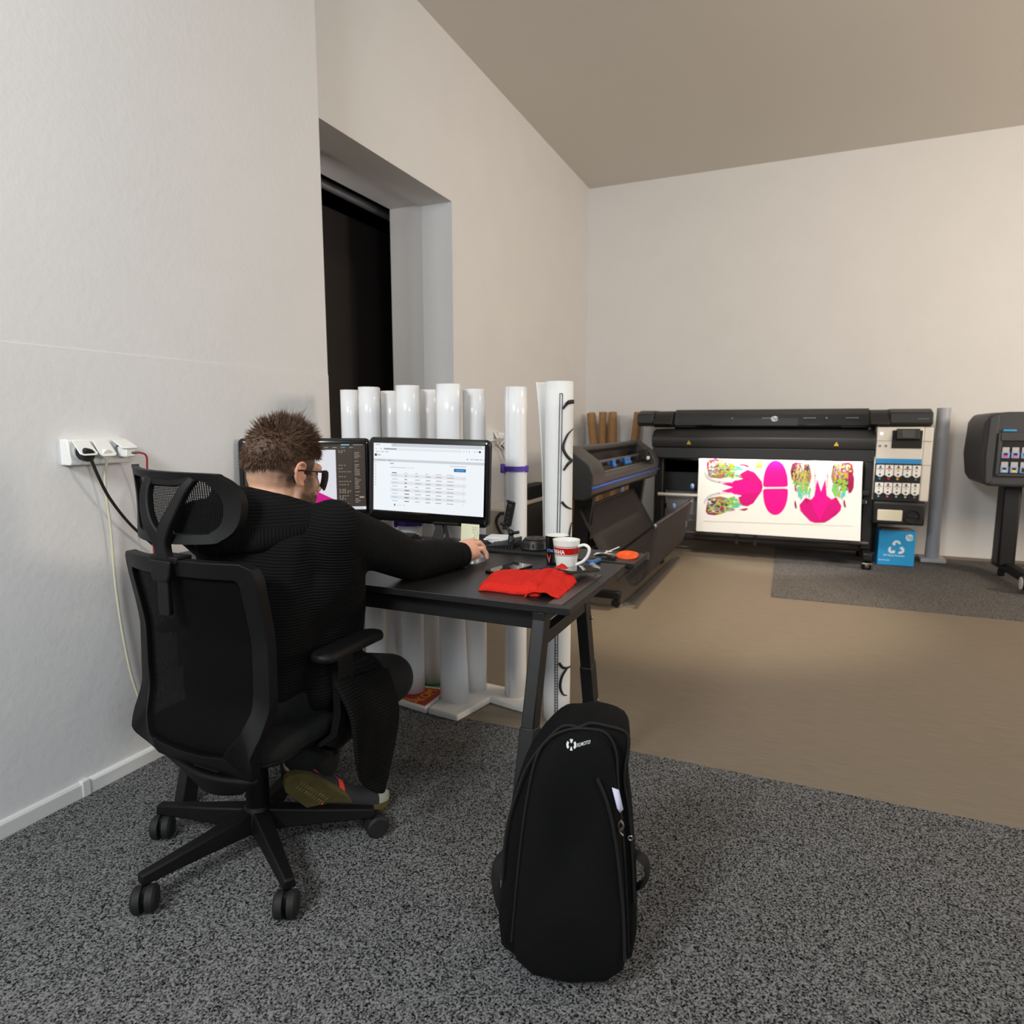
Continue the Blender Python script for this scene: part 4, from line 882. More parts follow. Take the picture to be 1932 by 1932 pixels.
text_mb(mb, 'HP Planet Partners', .0215, lambda x, y: P(-.098+x, .083+y), 0, fat=.0003); text_mb(mb, 'hp.com/recycle', .014, lambda x, y: P(-.132+x, .042+y), 0, fat=.0003)
obj('print', mb, [mat('white_print',(.9,.94,.95),.6), BLUB], bx, smooth=0)
pp = thing('grey_pipe', 'tall grey plastic pipe standing on a square base between printer and plotter', 'pipe', (1.135,7.0,0))
PGR = mat('pipe_grey', (.66,.67,.70), .4)
mb = MB(); mb.lathe((1.135,7.0,.03), [(.058,0),(.057,.15),(.0545,.152),(.0545,1.36),(.050,1.36),(.050,1.2)], 28, cap=False); obj('tube', mb, PGR, pp)
mb = MB(); mb.cbox((1.135,7.0,.02),(.20,.20,.032)); obj('base', mb, mat('base_grey',(.75,.74,.74),.6), pp, bevel=.004)
def ctube(label, a, b, r):
    t = thing('cardboard_tube', label, 'cardboard tube', a, 0, 'cardboard tubes leaning in the corner')
    A, B = Vector(a), Vector(b); d = (B-A).normalized(); mb = MB(); L = (B-A).length
    mb.lathe(A, [(r,0),(r,L),(r-.008,L),(r-.008,L*.5)], 24, axis=d); obj('tube', mb, KR, t, smooth=60); return t, A, d, L
ctube('brown cardboard tube tilted away from the other tubes in the room corner', (-1.90,6.75,.052), (-2.18,7.17,1.36), .048)
ctube('brown cardboard tube standing straight with silver tape on its side', (-1.98,6.98,.05), (-2.03,7.14,1.375), .048)
ctube('brown cardboard tube standing straight beside the taped tube', (-1.86,6.98,.05), (-1.925,7.14,1.375), .046)
ctube('brown cardboard tube leaning towards the large printer', (-1.74,6.95,.05), (-1.655,7.20,1.37), .046)
ctube('short brown cardboard tube under the cutter, near the room corner', (-2.13,6.80,.05), (-2.15,7.0,.95), .05)
mb = MB(); mb.tube(cat([(-1.972,7.085,1.37),(-1.966,7.05,1.2),(-1.963,7.04,1.08),(-1.96,7.02,.95)]), .010, 6, sx=1.0, sy=.5); tag(obj('foil_tape', mb, mat('foil',(.85,.83,.8),.2,1.0)), 'crumpled strip of shiny tape hanging between the two straight tubes', 'tape')
mb = MB(); mb.cbox((-2.05,6.6,.33),(.22,.25,.66)); tag(obj('cardboard_box', mb, KR, bevel=.004), 'tall brown carton standing behind the cutter stand', 'box')
mb = MB(); mb.cbox((-2.02,6.35,.36),(.10,.12,.72)); tag(obj('white_canister', mb, WHT, bevel=.02, seg=3), 'white container standing in front of the brown carton behind the cutter', 'container')
rd = thing('radiator', 'cream radiator with ridged top grille and shade-darkened ribbed front on the side wall', 'radiator', (-2.2,5.4,0))
RC = mat('radiator_cream', (.84,.80,.74), .5); RDK = mat('radiator_front_shade', (.27,.25,.235), .6)  # shadow on the front is put into this darker colour, feet share it
mb = MB(); mb.box((-2.285,4.62,.575),(-2.09,6.25,.60)); obj('top_grille', mb, RC, rd, bevel=.004)
mb = MB()
for k in range(80): mb.box((-2.27,4.64+k*.02,.60),(-2.10,4.652+k*.02,.607))
obj('grille_slats', mb, RC, rd)
mb = MB(); mb.box((-2.27,4.63,.10),(-2.105,6.24,.575)); rb = obj('front_panel', mb, RDK, rd)
mb = MB()
for k in range(64): mb.box((-2.105,4.64+k*.025,.12),(-2.097,4.652+k*.025,.53))
obj('front_ribs', mb, RDK, rb)
for y in (4.628, 6.242):
    mb = MB(); mb.box((-2.285,y-.006,.10),(-2.09,y+.006,.575)); obj('side_panel', mb, mat('radiator_side',(.62,.59,.55),.5), rd)
for y in (4.75, 6.1):
    mb = MB(); mb.box((-2.24,y-.02,0),(-2.15,y+.02,.10)); obj('foot', mb, RDK, rd)
mb = MB(); mb.tube(cat([(-2.06,4.60,.56),(-2.10,4.57,.565),(-2.13,4.56,.50),(-2.09,4.57,.40),(-2.07,4.62,.36)]), .012, 8); obj('valve_hose', mb, BLKM, rd)
mb = MB(); mb.box((-2.24,5.16,.607),(-2.10,5.66,.72)); mb.box((-2.24,5.17,.72),(-2.225,5.42,.80)); tag(obj('open_box', mb, BLKM, bevel=.003), 'black open box standing on the radiator beside the printed roll', 'box')

# ------------------------------------------------------------------ sockets and cables on the wall
def sockets(label, x, y0, z0, n, flaps):
    t = thing('socket_block', label, 'wall socket', (x,y0,z0)); w = .067
    mb = MB(); mb.prism([(x,y0,z0),(x+.046,y0,z0),(x+.050,y0,z0+.01),(x+.040,y0,z0+.079),(x+.033,y0,z0+.083),(x,y0,z0+.083)], (0,w*n+.004,0)); obj('housing', mb, WHT, t, bevel=.003)
    for k in range(n):
        yc = y0+.012+w*k
        mb = MB(); mb.lathe((x+.0455,yc+.026,z0+.042), [(.025,0),(.025,.004),(.021,.004),(.020,-.006),(.001,-.006)], 24, axis=(1,0,.12)); sk = obj('socket', mb, mat('socket_grey',(.75,.76,.77),.4), t)
        op = flaps[k]
        T = Matrix.Translation((x+.043,yc,z0+.076)) @ Matrix.Rotation(-op,4,'Y')
        mb = MB(); mb.prism([(0,0,0),(0,.053,0),(0,.057,-.055),(.002,.048,-.064),(.002,.008,-.064),(0,-.002,-.055)], (.004,0,0), T); obj('flap', mb, WHT, t, bevel=.0015)
    return t
XS = XN
sockets('white triple wall socket with lifted flaps on the near white wall', XS, 1.362, 1.118, 3, (.75,.62,1.1))
def plug(label, p, q, r, m, cat_='plug'):
    mb = MB(); mb.cyl(p, q, r, 18); return tag(obj('plug', mb, m, bevel=.003), label, cat_)
plug('round black plug in the first flap of the white wall socket', (XS+.047,1.40,1.156), (XS+.085,1.40,1.150), .021, BLKM)
plug('white plug under the middle flap of the white wall socket', (XS+.047,1.466,1.156), (XS+.078,1.466,1.150), .017, WHT)
mb = MB(); mb.cbox((XS+.075,1.535,1.157),(.045,.034,.036)); tag(obj('usb_charger', mb, WHT, bevel=.004), 'white USB charger block in the last flap of the wall socket', 'charger')
mb = MB(); mb.tube(cat([(XS+.08,1.405,1.145),(XS+.075,1.43,1.08),(XS+.06,1.475,1.0),(XS+.05,1.55,.90),(XS+.045,1.65,.80),(XS+.04,1.73,.72),(XS+.03,1.8,.60)]), .0052, 8)
tag(obj('power_cable', mb, BLKM), 'thick black cable hanging from the white wall socket behind the chair', 'cable')
mb = MB(); mb.tube(cat([(XS+.075,1.466,1.14),(XS+.04,1.475,1.05),(XS+.025,1.492,.9),(XS+.018,1.498,.7),(XS+.02,1.51,.5),(XS+.022,1.535,.32),(XS+.03,1.58,.17),(XS+.035,1.66,.07),(XS+.06,1.8,.02)]), .0042, 8)
tag(obj('power_cable', mb, mat('cream_cable',(.84,.82,.72),.5)), 'cream cable hanging from the wall socket down to the skirting', 'cable')
mb = MB(); mb.tube(cat([(XS+.095,1.54,1.153),(XS+.105,1.56,1.153),(XS+.105,1.585,1.14),(XS+.085,1.60,1.09),(XS+.07,1.615,1.02),(XS+.06,1.625,.92),(XS+.05,1.63,.78),(XS+.05,1.64,.6),(XS+.04,1.7,.45)]), .0032, 8)
rc_ = tag(obj('charging_cable', mb, mat('red_cable',(.66,.14,.16),.5)), 'thin red charging cable looping out of the wall socket', 'cable')
mb = MB(); mb.cyl((XS+.093,1.536,1.153),(XS+.104,1.556,1.1535),.0045,10); obj('connector', mb, STEEL, rc_)
ps = thing('power_strip', 'black power strip fixed upright on the white wall, half hidden by the office chair', 'power strip', (XN+.03,1.78,.45))
mb = MB(); mb.box((XN,1.735,.32),(XN+.05,1.80,.66)); obj('body', mb, BLKM, ps, bevel=.005)
mb = MB()
for z in (.49,.545): mb.sph((XN+.055,1.765,z),.009)
obj('screw', mb, STEEL, ps)
s2 = sockets('white wall socket with plugs beside the single roll with purple strap', XFW, 4.745, 1.112, 2, (.5,.5))
for k, (y, z) in enumerate(((4.86,1.17),(4.93,1.165),(5.0,1.15))):
    mb = MB(); mb.tube(cat([(XFW+.05,y,z),(XFW+.075,y+.02,z-.01),(XFW+.08,y+.03,z-.05),(XFW+.05,y+.01,z-.09)]), [.014]*8+[.012]*8+[.006]*9, 8)
    tag(obj('plug', mb, WHT if k < 2 else BLKM), ['white angled plug nearest the monitor in the far wall socket','white angled plug in the middle of the far wall socket','black angled plug in the far wall socket'][k], 'plug')
for k, P in enumerate(([(XFW+.05,4.87,1.09),(XFW+.04,4.95,1.06),(XFW+.02,5.06,1.03),(XFW+.008,5.2,.98)], [(XFW+.05,4.79,1.10),(XFW+.04,4.93,1.02),(XFW+.03,5.02,.9),(XFW+.02,5.05,.66)])):
    mb = MB(); mb.tube(cat(P), .006 if k == 0 else .004, 6); tag(obj('cable', mb, BLKM if k == 0 else mat('grey_cable',(.55,.52,.5),.5)), ['black cable drooping from the far wall socket','thin grey cable running down from the far wall socket'][k], 'cable')
# ------------------------------------------------------------------ office chair (local frame: x right, y forward)
CHB = mat('chair_plastic', (.036,.035,.036), .55, spec=.25, bump=.06, bscale=500); MESHB = mesh_fabric('chair_mesh', (.013,.013,.013), 95, 150, 1.86); MESHH = mesh_fabric('headrest_mesh', (.04,.04,.04), 60, 34, .95)
SEATF = mat('seat_fabric', (.035,.035,.036), .95, bump=.3, bscale=500)
ch = thing('office_chair', 'black mesh office chair with headrest and five caster legs, man sitting on it', 'chair', (-1.42,1.37,.004), -.03)
def interp(tab, z):
    if z <= tab[0][0]: return tab[0][1]
    for (a, p), (b, q) in zip(tab, tab[1:]):
        if z <= b: t = (z-a)/(b-a); t = t*t*(3-2*t)*.5+t*.5; return p+(q-p)*t
    return tab[-1][1]
OE = [(.30,-.12),(.34,-.165),(.42,-.205),(.54,-.15),(.70,-.145),(.91,-.175)]; CC = [(.30,.01),(.42,.02),(.54,.045),(.91,.065)]; HW = [(.33,.17),(.44,.228),(.54,.240),(.70,.238),(.90,.238)]
def back_y(x, z): u = min(1.1, abs(x)/interp(HW, z)); return interp(OE, z)-interp(CC, z)*(1-u*u)
def dens(P, n=6):
    out = []
    for a, b in zip(P, P[1:]+P[:1]):
        for k in range(n): out.append((a[0]+(b[0]-a[0])*k/n, a[1]+(b[1]-a[1])*k/n))
    return out
def mirror(P): return P+[(-x, z) for x, z in P[::-1]]
def closed(P, n=6):
    Q = [P[-1]]+P+P[:2]; C = cat([(a, 0, b) for a, b in Q], n)[n:-n-1]
    return [(p.x, p.z) for p in C]
def ring_frame(name, outer, inner, surf, tb, tf, m, parent, bevel=.004, round_=False):
    O = dens(outer) if not round_ else closed(outer); I = dens(inner) if not round_ else closed(inner); mb = MB()
    L = [[(x, surf(x,z)-tb, z) for x, z in O], [(x, surf(x,z)+tf, z) for x, z in O], [(x, surf(x,z)+tf, z) for x, z in I], [(x, surf(x,z)-tb*.7, z) for x, z in I]]
    mb.rings(L+[L[0]], False, False); return obj(name, mb, m, parent, local=True, bevel=bevel, smooth=50)
OUT = mirror([(.06,.917),(.205,.912),(.230,.898),(.238,.87),(.238,.70),(.240,.55),(.233,.47),(.215,.40),(.165,.325),(.06,.305)])
INN = mirror([(.06,.874),(.185,.870),(.194,.862),(.196,.85),(.196,.70),(.196,.58),(.190,.525),(.172,.47),(.130,.408),(.05,.398)])
ring_frame('back_frame', OUT, INN, back_y, .016, .014, CHB, ch)
mb = MB()
def inner_hw(z): return interp([(.398,.13),(.408,.135),(.47,.176),(.525,.194),(.58,.199),(.70,.203),(.85,.21),(.875,.20)], z)
mb.grid(lambda u, v: (lambda z: (lambda x: (x, back_y(x,z)+.004, z))((2*u-1)*inner_hw(z)))(.395+v*.482), 24, 36); obj('back_mesh', mb, MESHB, ch, local=True)
mb = MB(); mb.grid(lambda u, v: ((2*u-1)*(.17-.08*v), -.152+.02*v-.02*math.sin(u*PI), .325-.06*v-.012*math.sin(u*PI)), 12, 6); obj('back_apron', mb, CHB, ch, local=True, solid=.02)
# headrest bracket, slide and frame
SY = -.262
mb = MB(); mb.prism([(x,SY-.004,z) for x, z in ((-.034,.915),(.040,.915),(.034,.875),(.026,.862),(-.022,.862),(-.03,.875))], (0,.03,0)); mb.prism([(x,SY+.006,z) for x, z in ((-.05,.925),(.055,.925),(.05,.905),(-.045,.905))], (0,.045,0))
obj('headrest_socket', mb, CHB, ch, local=True, bevel=.004)
mb = MB(); mb.prism([(x,SY+.002,z) for x, z in rrect(-.018,.775,.020,.87,.008)], (0,.014,0)); obj('slide_cover', mb, CHB, ch, local=True, bevel=.002)
def head_y(x, z): return -.232+2.0*(x+.01)**2-.10*(z-1.04)**2*8+.0
HO = [(.10,1.128),(.145,1.118),(.175,1.085),(.182,1.045),(.172,.995),(.145,.965),(.10,.955),(-.12,.955),(-.165,.965),(-.18,1.0),(-.188,1.06),(-.192,1.10),(-.205,1.137),(-.17,1.135)]
HI = [(.09,1.110),(.118,1.100),(.138,1.078),(.146,1.045),(.140,1.005),(.120,.985),(.09,.978),(-.11,.978),(-.145,.985),(-.160,1.005),(-.168,1.06),(-.172,1.09),(-.170,1.112),(-.15,1.116)]
ring_frame('headrest_frame', HO, HI, head_y, .010, .012, CHB, ch, round_=True)
mb = MB(); mb.grid(lambda u, v: (lambda x, z: (x, head_y(x,z)+.006, z))(-.172+u*.316, .977+v*.138), 24, 10); obj('headrest_mesh', mb, MESHH, ch, local=True)
def brk(P, w):
    """flat curved strap of the headrest bracket"""
    C = cat(P, 8); rs = []
    for i, p in enumerate(C):
        t = (C[min(i+1,len(C)-1)]-C[max(i-1,0)]).normalized(); s = Vector((t.z,0,-t.x)).normalized(); ww = w[0]+(w[1]-w[0])*i/(len(C)-1)
        rs.append([p-s*ww/2+Vector((0,-.008,0)), p+s*ww/2+Vector((0,-.008,0)), p+s*ww/2+Vector((0,.012,0)), p-s*ww/2+Vector((0,.012,0))])
    return rs
mb = MB(); mb.rings(brk([(.0,SY+.012,.905),(-.002,SY+.008,.955),(-.03,SY+.004,1.0),(-.052,SY+.012,1.045),(-.055,SY+.02,1.09),(-.045,SY+.034,1.128)], (.046,.022)))
mb.rings(brk([(.002,SY+.012,.905),(.004,SY+.008,.955),(.024,SY+.006,1.0),(.046,SY+.016,1.045),(.070,SY+.028,1.09),(.088,SY+.042,1.118)], (.046,.020)))
mb.rings(brk([(-.055,SY+.03,1.112),(0,SY+.03,1.108),(.05,SY+.034,1.108),(.085,SY+.042,1.115)], (.03,.018)))
obj('headrest_bracket', mb, CHB, ch, local=True, bevel=.004)
# seat
mb = MB()
def seat_ring(s, z): return [(x*s+0, .035+(y-.035)*s, z+(-.03*max(0,(y-.18)/.1)**2 if True else 0)) for x, y in rrect(-.24,-.185,.24,.275,.08,6)]
mb.rings([seat_ring(.90,.375), seat_ring(.985,.385), seat_ring(1.0,.405), seat_ring(.985,.425), seat_ring(.90,.438), seat_ring(.5,.440)]); obj('seat', mb, SEATF, ch, local=True, smooth=60)
mb = MB(); mb.rings([[(x*.93,.035+(y-.035)*.93,z) for x, y in rrect(-.24,-.185,.24,.275,.08,6)] for z in (.362,.376)]); mb.box((-.10,-.10,.31),(.10,.13,.365)); mb.bar((0,-.08,.335),(0,-.17,.335),.10,.03); obj('seat_pan', mb, CHB, ch, local=True, bevel=.006)
mb = MB(); mb.cyl((.09,.02,.335),(.22,.04,.33),.007,8); mb.cbox((.235,.045,.33),(.05,.02,.012)); obj('lever', mb, CHB, ch, local=True)
mb = MB(); mb.cyl((0,0,.105),(0,0,.25),.033,20); mb.cyl((0,0,.25),(0,0,.33),.025,20); mb.lathe((0,0,.06), [(.045,0),(.05,.03),(.042,.065),(.034,.075)], 24); obj('gas_column', mb, CHB, ch, local=True)
for k in range(5):
    a = math.radians((-105, -33, 31, 110, 193)[k]+1.7); ca, sa = math.cos(a), math.sin(a)
    M = Matrix.Rotation(a, 4, 'Z')
    mb = MB(); mb.rings([[M@Vector(p) for p in ((.02,-.030,.062),(.02,.030,.062),(.02,.024,.128),(.02,-.024,.128))], [M@Vector(p) for p in ((.16,-.024,.066),(.16,.024,.066),(.16,.019,.112),(.16,-.019,.112))], [M@Vector(p) for p in ((.335,-.018,.068),(.335,.018,.068),(.335,.013,.096),(.335,-.013,.096))]])
    lg = obj('leg', mb, CHB, ch, local=True, bevel=.005)
    sw = a+(.9,-.5,.4,.2,1.9)[k]; W = Matrix.Translation((.318*ca,.318*sa,0)) @ Matrix.Rotation(sw,4,'Z')
    mb = MB()
    for s in (-1, 1): mb.lathe(W@Vector((.022,s*.006,.034)), [(.001,0),(.034,0),(.034,.017),(.028,.023),(.001,.023)], 24, axis=W.to_3x3()@Vector((0,s,0)))
    mb.cyl(W@Vector((0,0,.03)), W@Vector((0,0,.075)), .008, 10); mb.prism([W@Vector(p) for p in ((-.01,-.006,.03),(.035,-.006,.03),(.03,-.006,.062),(-.01,-.006,.062))], W.to_3x3()@Vector((0,.012,0)))
    obj('caster', mb, BLKM, lg, local=True)
for s in (-1, 1):
    mb = MB(); mb.rings([[(s*.30+x*k, .055+y*k2, z+.008) for x, y in rrect(-.038,-.115,.038,.145,.034,6)] for k, k2, z in ((.7,.93,.620),(.97,.99,.624),(1,1,.634),(.9,.97,.643),(.5,.8,.646))]); obj('armrest', mb, CHB, ch, local=True, smooth=60)
    mb = MB(); mb.rings([[(s*(x0+dx), y0+dy, z) for dx, dy in ((-.012,-.03),(.012,-.03),(.012,.03),(-.012,.03))] for x0, y0, z in ((.29,.05,.625),(.292,.05,.60),(.296,.045,.46),(.285,.04,.40),(.23,.035,.358),(.12,.03,.345))]); obj('arm_post', mb, CHB, ch, local=True, bevel=.005)

# ------------------------------------------------------------------ seated man
man = thing('person', 'man with short brown hair and sunglasses in a black ribbed cardigan, seated using a mouse', 'person', (-1.41,1.36,.44))
def ball(bm, c, r, M=None):
    r = (r, r, r) if not isinstance(r, (tuple, list)) else r
    S = Matrix.Diagonal((*r, 1)); bmesh.ops.create_uvsphere(bm, u_segments=16, v_segments=10, radius=1, matrix=(M or Matrix.Identity(4)) @ Matrix.Translation(c) @ S)
def blob(items, name, vox, smooth, m, parent, M=None, iters=6):
    """items: lists of balls; every list becomes one convex bone, all bones fuse into one skin"""
    me = bpy.data.meshes.new(name); tot = bmesh.new()
    for it in items:
        bm = bmesh.new()
        for b in it: ball(bm, b[0], b[1], b[2] if len(b) > 2 else M)
        if len(it) > 1:
            r = bmesh.ops.convex_hull(bm, input=bm.verts[:]); bmesh.ops.delete(bm, geom=[g for g in set(r['geom_interior']+r['geom_unused']) if isinstance(g, bmesh.types.BMVert)], context='VERTS')
        t = bpy.data.meshes.new('t'); bm.to_mesh(t); bm.free(); tot.from_mesh(t); bpy.data.meshes.remove(t)
    tot.to_mesh(me); tot.free(); me.materials.append(m)
    o = bpy.data.objects.new(name, me); COL.objects.link(o)
    rm = o.modifiers.new('r', 'REMESH'); rm.mode = 'VOXEL'; rm.voxel_size = vox; rm.use_smooth_shade = True
    sm = o.modifiers.new('s', 'SMOOTH'); sm.factor = smooth; sm.iterations = iters
    me = bake(o); me.transform(M_of(parent).inverted())
    for p in me.polygons: p.use_smooth = True
    o.parent = parent; XF[o.name] = M_of(parent); return o
def chain(*pts): return [[pts[i], pts[i+1]] for i in range(len(pts)-1)]
V = Vector
HEAD = Matrix.Translation((-1.315,1.426,1.118)) @ Matrix.Rotation(math.radians(-14),4,'Z') @ Matrix.Rotation(math.radians(-11),4,'X') @ Matrix.Rotation(math.radians(2),4,'Y')
def h(c, r): return (V(c), r, HEAD)
head = [[h((0,-.014,.034),(.077,.098,.084))], [h((0,.034,-.03),(.061,.062,.084))], [h((0,-.03,-.01),(.066,.075,.075))],
    [h((-.047,.015,-.068),.02), h((.047,.015,-.068),.02), h((.02,.074,-.097),.019), h((-.02,.074,-.097),.019), h((.045,.02,-.03),.022), h((-.045,.02,-.03),.022), h((.025,.078,-.055),.02), h((-.025,.078,-.055),.02)],
    [h((0,.086,-.100),.018), h((0,.08,-.09),.018)], [h((0,.096,.008),.008), h((0,.117,-.034),.0105)], [h((-.011,.104,-.038),.008), h((.011,.104,-.038),.008), h((0,.112,-.036),.01)],
    [h((-.036,.080,.024),.013), h((.036,.080,.024),.013)], [h((.045,.058,-.022),.022), h((.04,.06,-.035),.02)], [h((-.045,.058,-.022),.022), h((-.04,.06,-.035),.02)],
    [h((-.018,.095,-.062),.007), h((.018,.095,-.062),.007), h((0,.099,-.060),.008)], [h((-.016,.094,-.073),.007), h((.016,.094,-.073),.007), h((0,.097,-.074),.008)]]
for s in (-1, 1):
    rim = [(.075,.010,.012),(.083,.006,.026),(.089,-.008,.031),(.092,-.021,.024),(.092,-.026,.008),(.089,-.022,-.008),(.084,-.012,-.022),(.080,-.002,-.031),(.077,.008,-.028)]
    head += [[h((s*a[0],a[1],a[2]),.0048), h((s*b[0],b[1],b[2]),.0048)] for a, b in zip(rim, rim[1:])]
    head += [[h((s*.078,-.006,-.002),(.006,.016,.024))], [h((s*.078,.008,-.028),.007), h((s*.076,.004,-.020),.006)], [h((s*.077,.013,-.004),.006), h((s*.075,.012,-.012),.006)], [h((s*.084,-.014,.012),.0035), h((s*.085,-.016,-.006),.0035), h((s*.08,-.006,.018),.0035)]]
neck = [[(V((-1.345,1.355,1.0)),.066), (V((-1.325,1.395,1.06)),.063)], [(V((-1.335,1.375,1.02)),.064), (V((-1.318,1.415,1.08)),.058)], [h((0,-.035,-.045),.052), (V((-1.335,1.375,1.03)),.060)]]
torso = [[(V((-1.41,1.33,.53)),(.15,.10,.08)), (V((-1.40,1.325,.68)),(.13,.085,.07)), (V((-1.37,1.34,.84)),(.155,.10,.09)), (V((-1.345,1.355,.95)),(.15,.085,.06))],
    [(V((-1.17,1.42,.97)),.05), (V((-1.34,1.36,1.0)),.055), (V((-1.49,1.31,.98)),.05)]]
SHR, ELR, WRR = V((-1.155,1.425,.97)), V((-1.095,1.72,.828)), V((-1.03,1.945,.812))
SHL, ELL, WRL = V((-1.50,1.30,.975)), V((-1.66,1.53,.83)), V((-1.61,1.86,.805))
arms = chain((SHR,.05),(ELR,.04),(WRR,.027))+chain((SHL,.05),(ELL,.04),(WRL,.027))
def hand(Wr, s, D, K):
    """palm and five fingers; D: offset function from right-hand coordinates"""
    f = lambda p: D(V(p))
    kn = [(-1.074,2.016,.832),(-1.054,2.022,.838),(-1.034,2.016,.833),(-1.017,2.002,.823)]
    out = [[(f((-1.048,1.955,.815)),.024), (f((-1.017,1.952,.815)),.023), (f(kn[0]),.0145), (f(kn[1]),.0145), (f((-1.05,2.01,.812)),.016)], [(f((-1.035,1.955,.815)),.024), (f((-1.013,1.955,.812)),.022), (f(kn[1]),.0145), (f(kn[2]),.014), (f(kn[3]),.013), (f((-1.01,2.0,.805)),.015)],
           [(Wr,.027), (f((-1.031,1.955,.812)),.024)]]
    fing = [[kn[0],(-1.079,2.060,.834),(-1.077,2.084,.818),(-1.075,2.094,.800)], [kn[1],(-1.055,2.068,.838),(-1.051,2.090,.820),(-1.049,2.096,.801)],
            [kn[2],(-1.027,2.056,.834),(-1.019,2.074,.816),(-1.017,2.077,.796)], [kn[3],(-1.002,2.032,.819),(-.993,2.044,.801),(-.992,2.046,.785)]]
    for q, F in enumerate(fing):
        r = (.0108,.0112,.0106,.0094)[q]; out += chain((f(F[0]),r*1.08),(f(F[1]),r),(f(F[2]),r*.9),(f(F[3]),r*.8))
    out += chain((f((-1.052,1.968,.806)),.016),(f((-1.078,2.002,.797)),.0115),(f((-1.083,2.030,.791)),.0098),(f((-1.078,2.050,.786)),.0085))
    return out
rh = hand(WRR, 1, lambda p: p, 0)
lh = hand(WRL, -1, lambda p: V((-1.61-(p.x+1.03), p.y-1.945+1.86, p.z-.006)), 0)
legs_ = chain((V((-1.33,1.36,.50)),.085),(V((-1.17,1.70,.448)),.055),(V((-1.335,1.445,.25)),.04))+chain((V((-1.49,1.36,.50)),.085),(V((-1.46,1.78,.47)),.055),(V((-1.33,1.53,.16)),.04))
SKIN = vcol_mat('skin', .5, bump=.08, bscale=260, spec=.35, sss=.12)
body = blob(head+neck+torso+arms+rh+lh+legs_, 'body', .0032, .5, SKIN, man)
HI_ = HEAD.inverted(); me = body.data; ca = me.color_attributes.new('tint', 'FLOAT_COLOR', 'POINT'); PM = M_of(man)
sk, bd, hr = Vector(lin3((.86,.67,.555))), Vector(lin3((.36,.27,.21))), Vector(lin3((.33,.25,.20))); pk = Vector(lin3((.82,.53,.44)))
def ss(a, b, x): t = max(0, min(1, (x-a)/(b-a))); return t*t*(3-2*t)
cols = []
for v in me.vertices:
    wv = PM @ v.co; p = HI_ @ wv; c = sk.copy(); n = noise.noise(wv*90)*.5+.5
    if p.length < .2 and wv.z > 1.0:
        ear = abs(p.x) > .0765 and -.035 < p.y < .02
        k = ss(-.035,-.06,p.z+.25*max(0,(.06-p.y))*0)*ss(.0,.03,p.y)*(1-ss(-.10,-.14,p.z)*.5)       # beard on jaw and chin
        k = max(k, ss(.02,.035,p.y)*ss(-.005,-.03,p.z)*ss(.055,.04,p.y)*.6)
        if p.y > .085 and -.082 < p.z < -.054 and abs(p.x) < .02: k *= .25
        c = c.lerp(bd, min(1, k*(.75+.5*n)))
        f = ss(-.095,.005,p.z+.35*(p.y+.02)*(1 if p.y < 0 else 0)-.10*max(0,p.y))*(1-ss(.045,.075,p.y))  # faded sides and nape
        if not ear: c = c.lerp(hr, min(1, f*(.85+.4*n)))
        if ear: c = c.lerp(pk, .5)
    elif wv.y > 1.9: c = c.lerp(Vector(lin3((.95,.70,.60))), .5+.3*(n-.5))
    cols += [c.x, c.y, c.z, 1]
ca.data.foreach_set('color', cols)

# hair
HAIR = mat('brown_hair', (.335,.25,.19), .6, spec=.3, nscale=70, ncol=.5)
R = random.Random(11); mb = MB()
def cran(th, ph, k=1.0):
    """point of the skull: th from the crown, ph around (0 = face side)"""
    return V((.077*k*math.sin(th)*math.sin(ph), -.014+.098*k*math.sin(th)*math.cos(ph), .034+.084*k*math.cos(th)))
nu, nv = 40, 14
def lim(ph): return 1.30+.74*((1-math.cos(ph))/2)**2
mb.grid(lambda u, v: HEAD @ (cran(v*lim(u*2*PI), u*2*PI, 1.035+.10*(1-v**3)+.02*noise.noise(V((u*9,v*6,2))))), nu, nv)
def tuft(b, d, L, w):
    d = d.normalized(); a = d.cross(V((.3,.5,.8))).normalized(); c = d.cross(a); bend = V((R.uniform(-1,1),R.uniform(-1,1),R.uniform(-1,1)))*.25
    m1 = b+d*L*.55+bend*L*.25; t = b+d*L+bend*L*.7
    vs = [HEAD@(b+(a*math.cos(q)+c*math.sin(q))*w) for q in (0,2.1,4.2)]+[HEAD@(m1+(a*math.cos(q)+c*math.sin(q))*w*.7) for q in (0,2.1,4.2)]+[HEAD@t]
    mb.add(vs, [(0,1,4,3),(1,2,5,4),(2,0,3,5),(3,4,6),(4,5,6),(5,3,6)])
for k in range(4600):
    ph = R.uniform(0, 2*PI); th = lim(ph)*math.sqrt(R.random()); back = (1-math.cos(ph))/2
    b = cran(th, ph, 1.03); n = (b-V((0,-.014,.034))).normalized()
    up = max(0, 1-th/1.25)
    flow = V((.25*math.sin(ph*2),.9-.9*back,.35))*up + V((0,-.1*back,-.85))*(1-up)*.9
    d = n*(.55+.75*up)+flow*.8+V((R.gauss(0,.30),R.gauss(0,.30),R.gauss(0,.2)))
    L = (.016+.030*up)*R.uniform(.7,1.4)*(1+.35*max(0,math.cos(ph))*up)
    tuft(b, d, L, R.uniform(.0009,.0022))
for k in range(140):
    cl = cran(R.uniform(.0,.75), R.uniform(0,2*PI), 1.08); n = (cl-V((0,-.014,.034))).normalized(); d0 = n+V((R.gauss(0,.4),R.gauss(.25,.4),R.uniform(.2,.8)))
    for q in range(7): tuft(cl+V((R.gauss(0,.004),R.gauss(0,.004),0)), d0+V((R.gauss(0,.12),R.gauss(0,.12),0)), R.uniform(.026,.044), .0016)
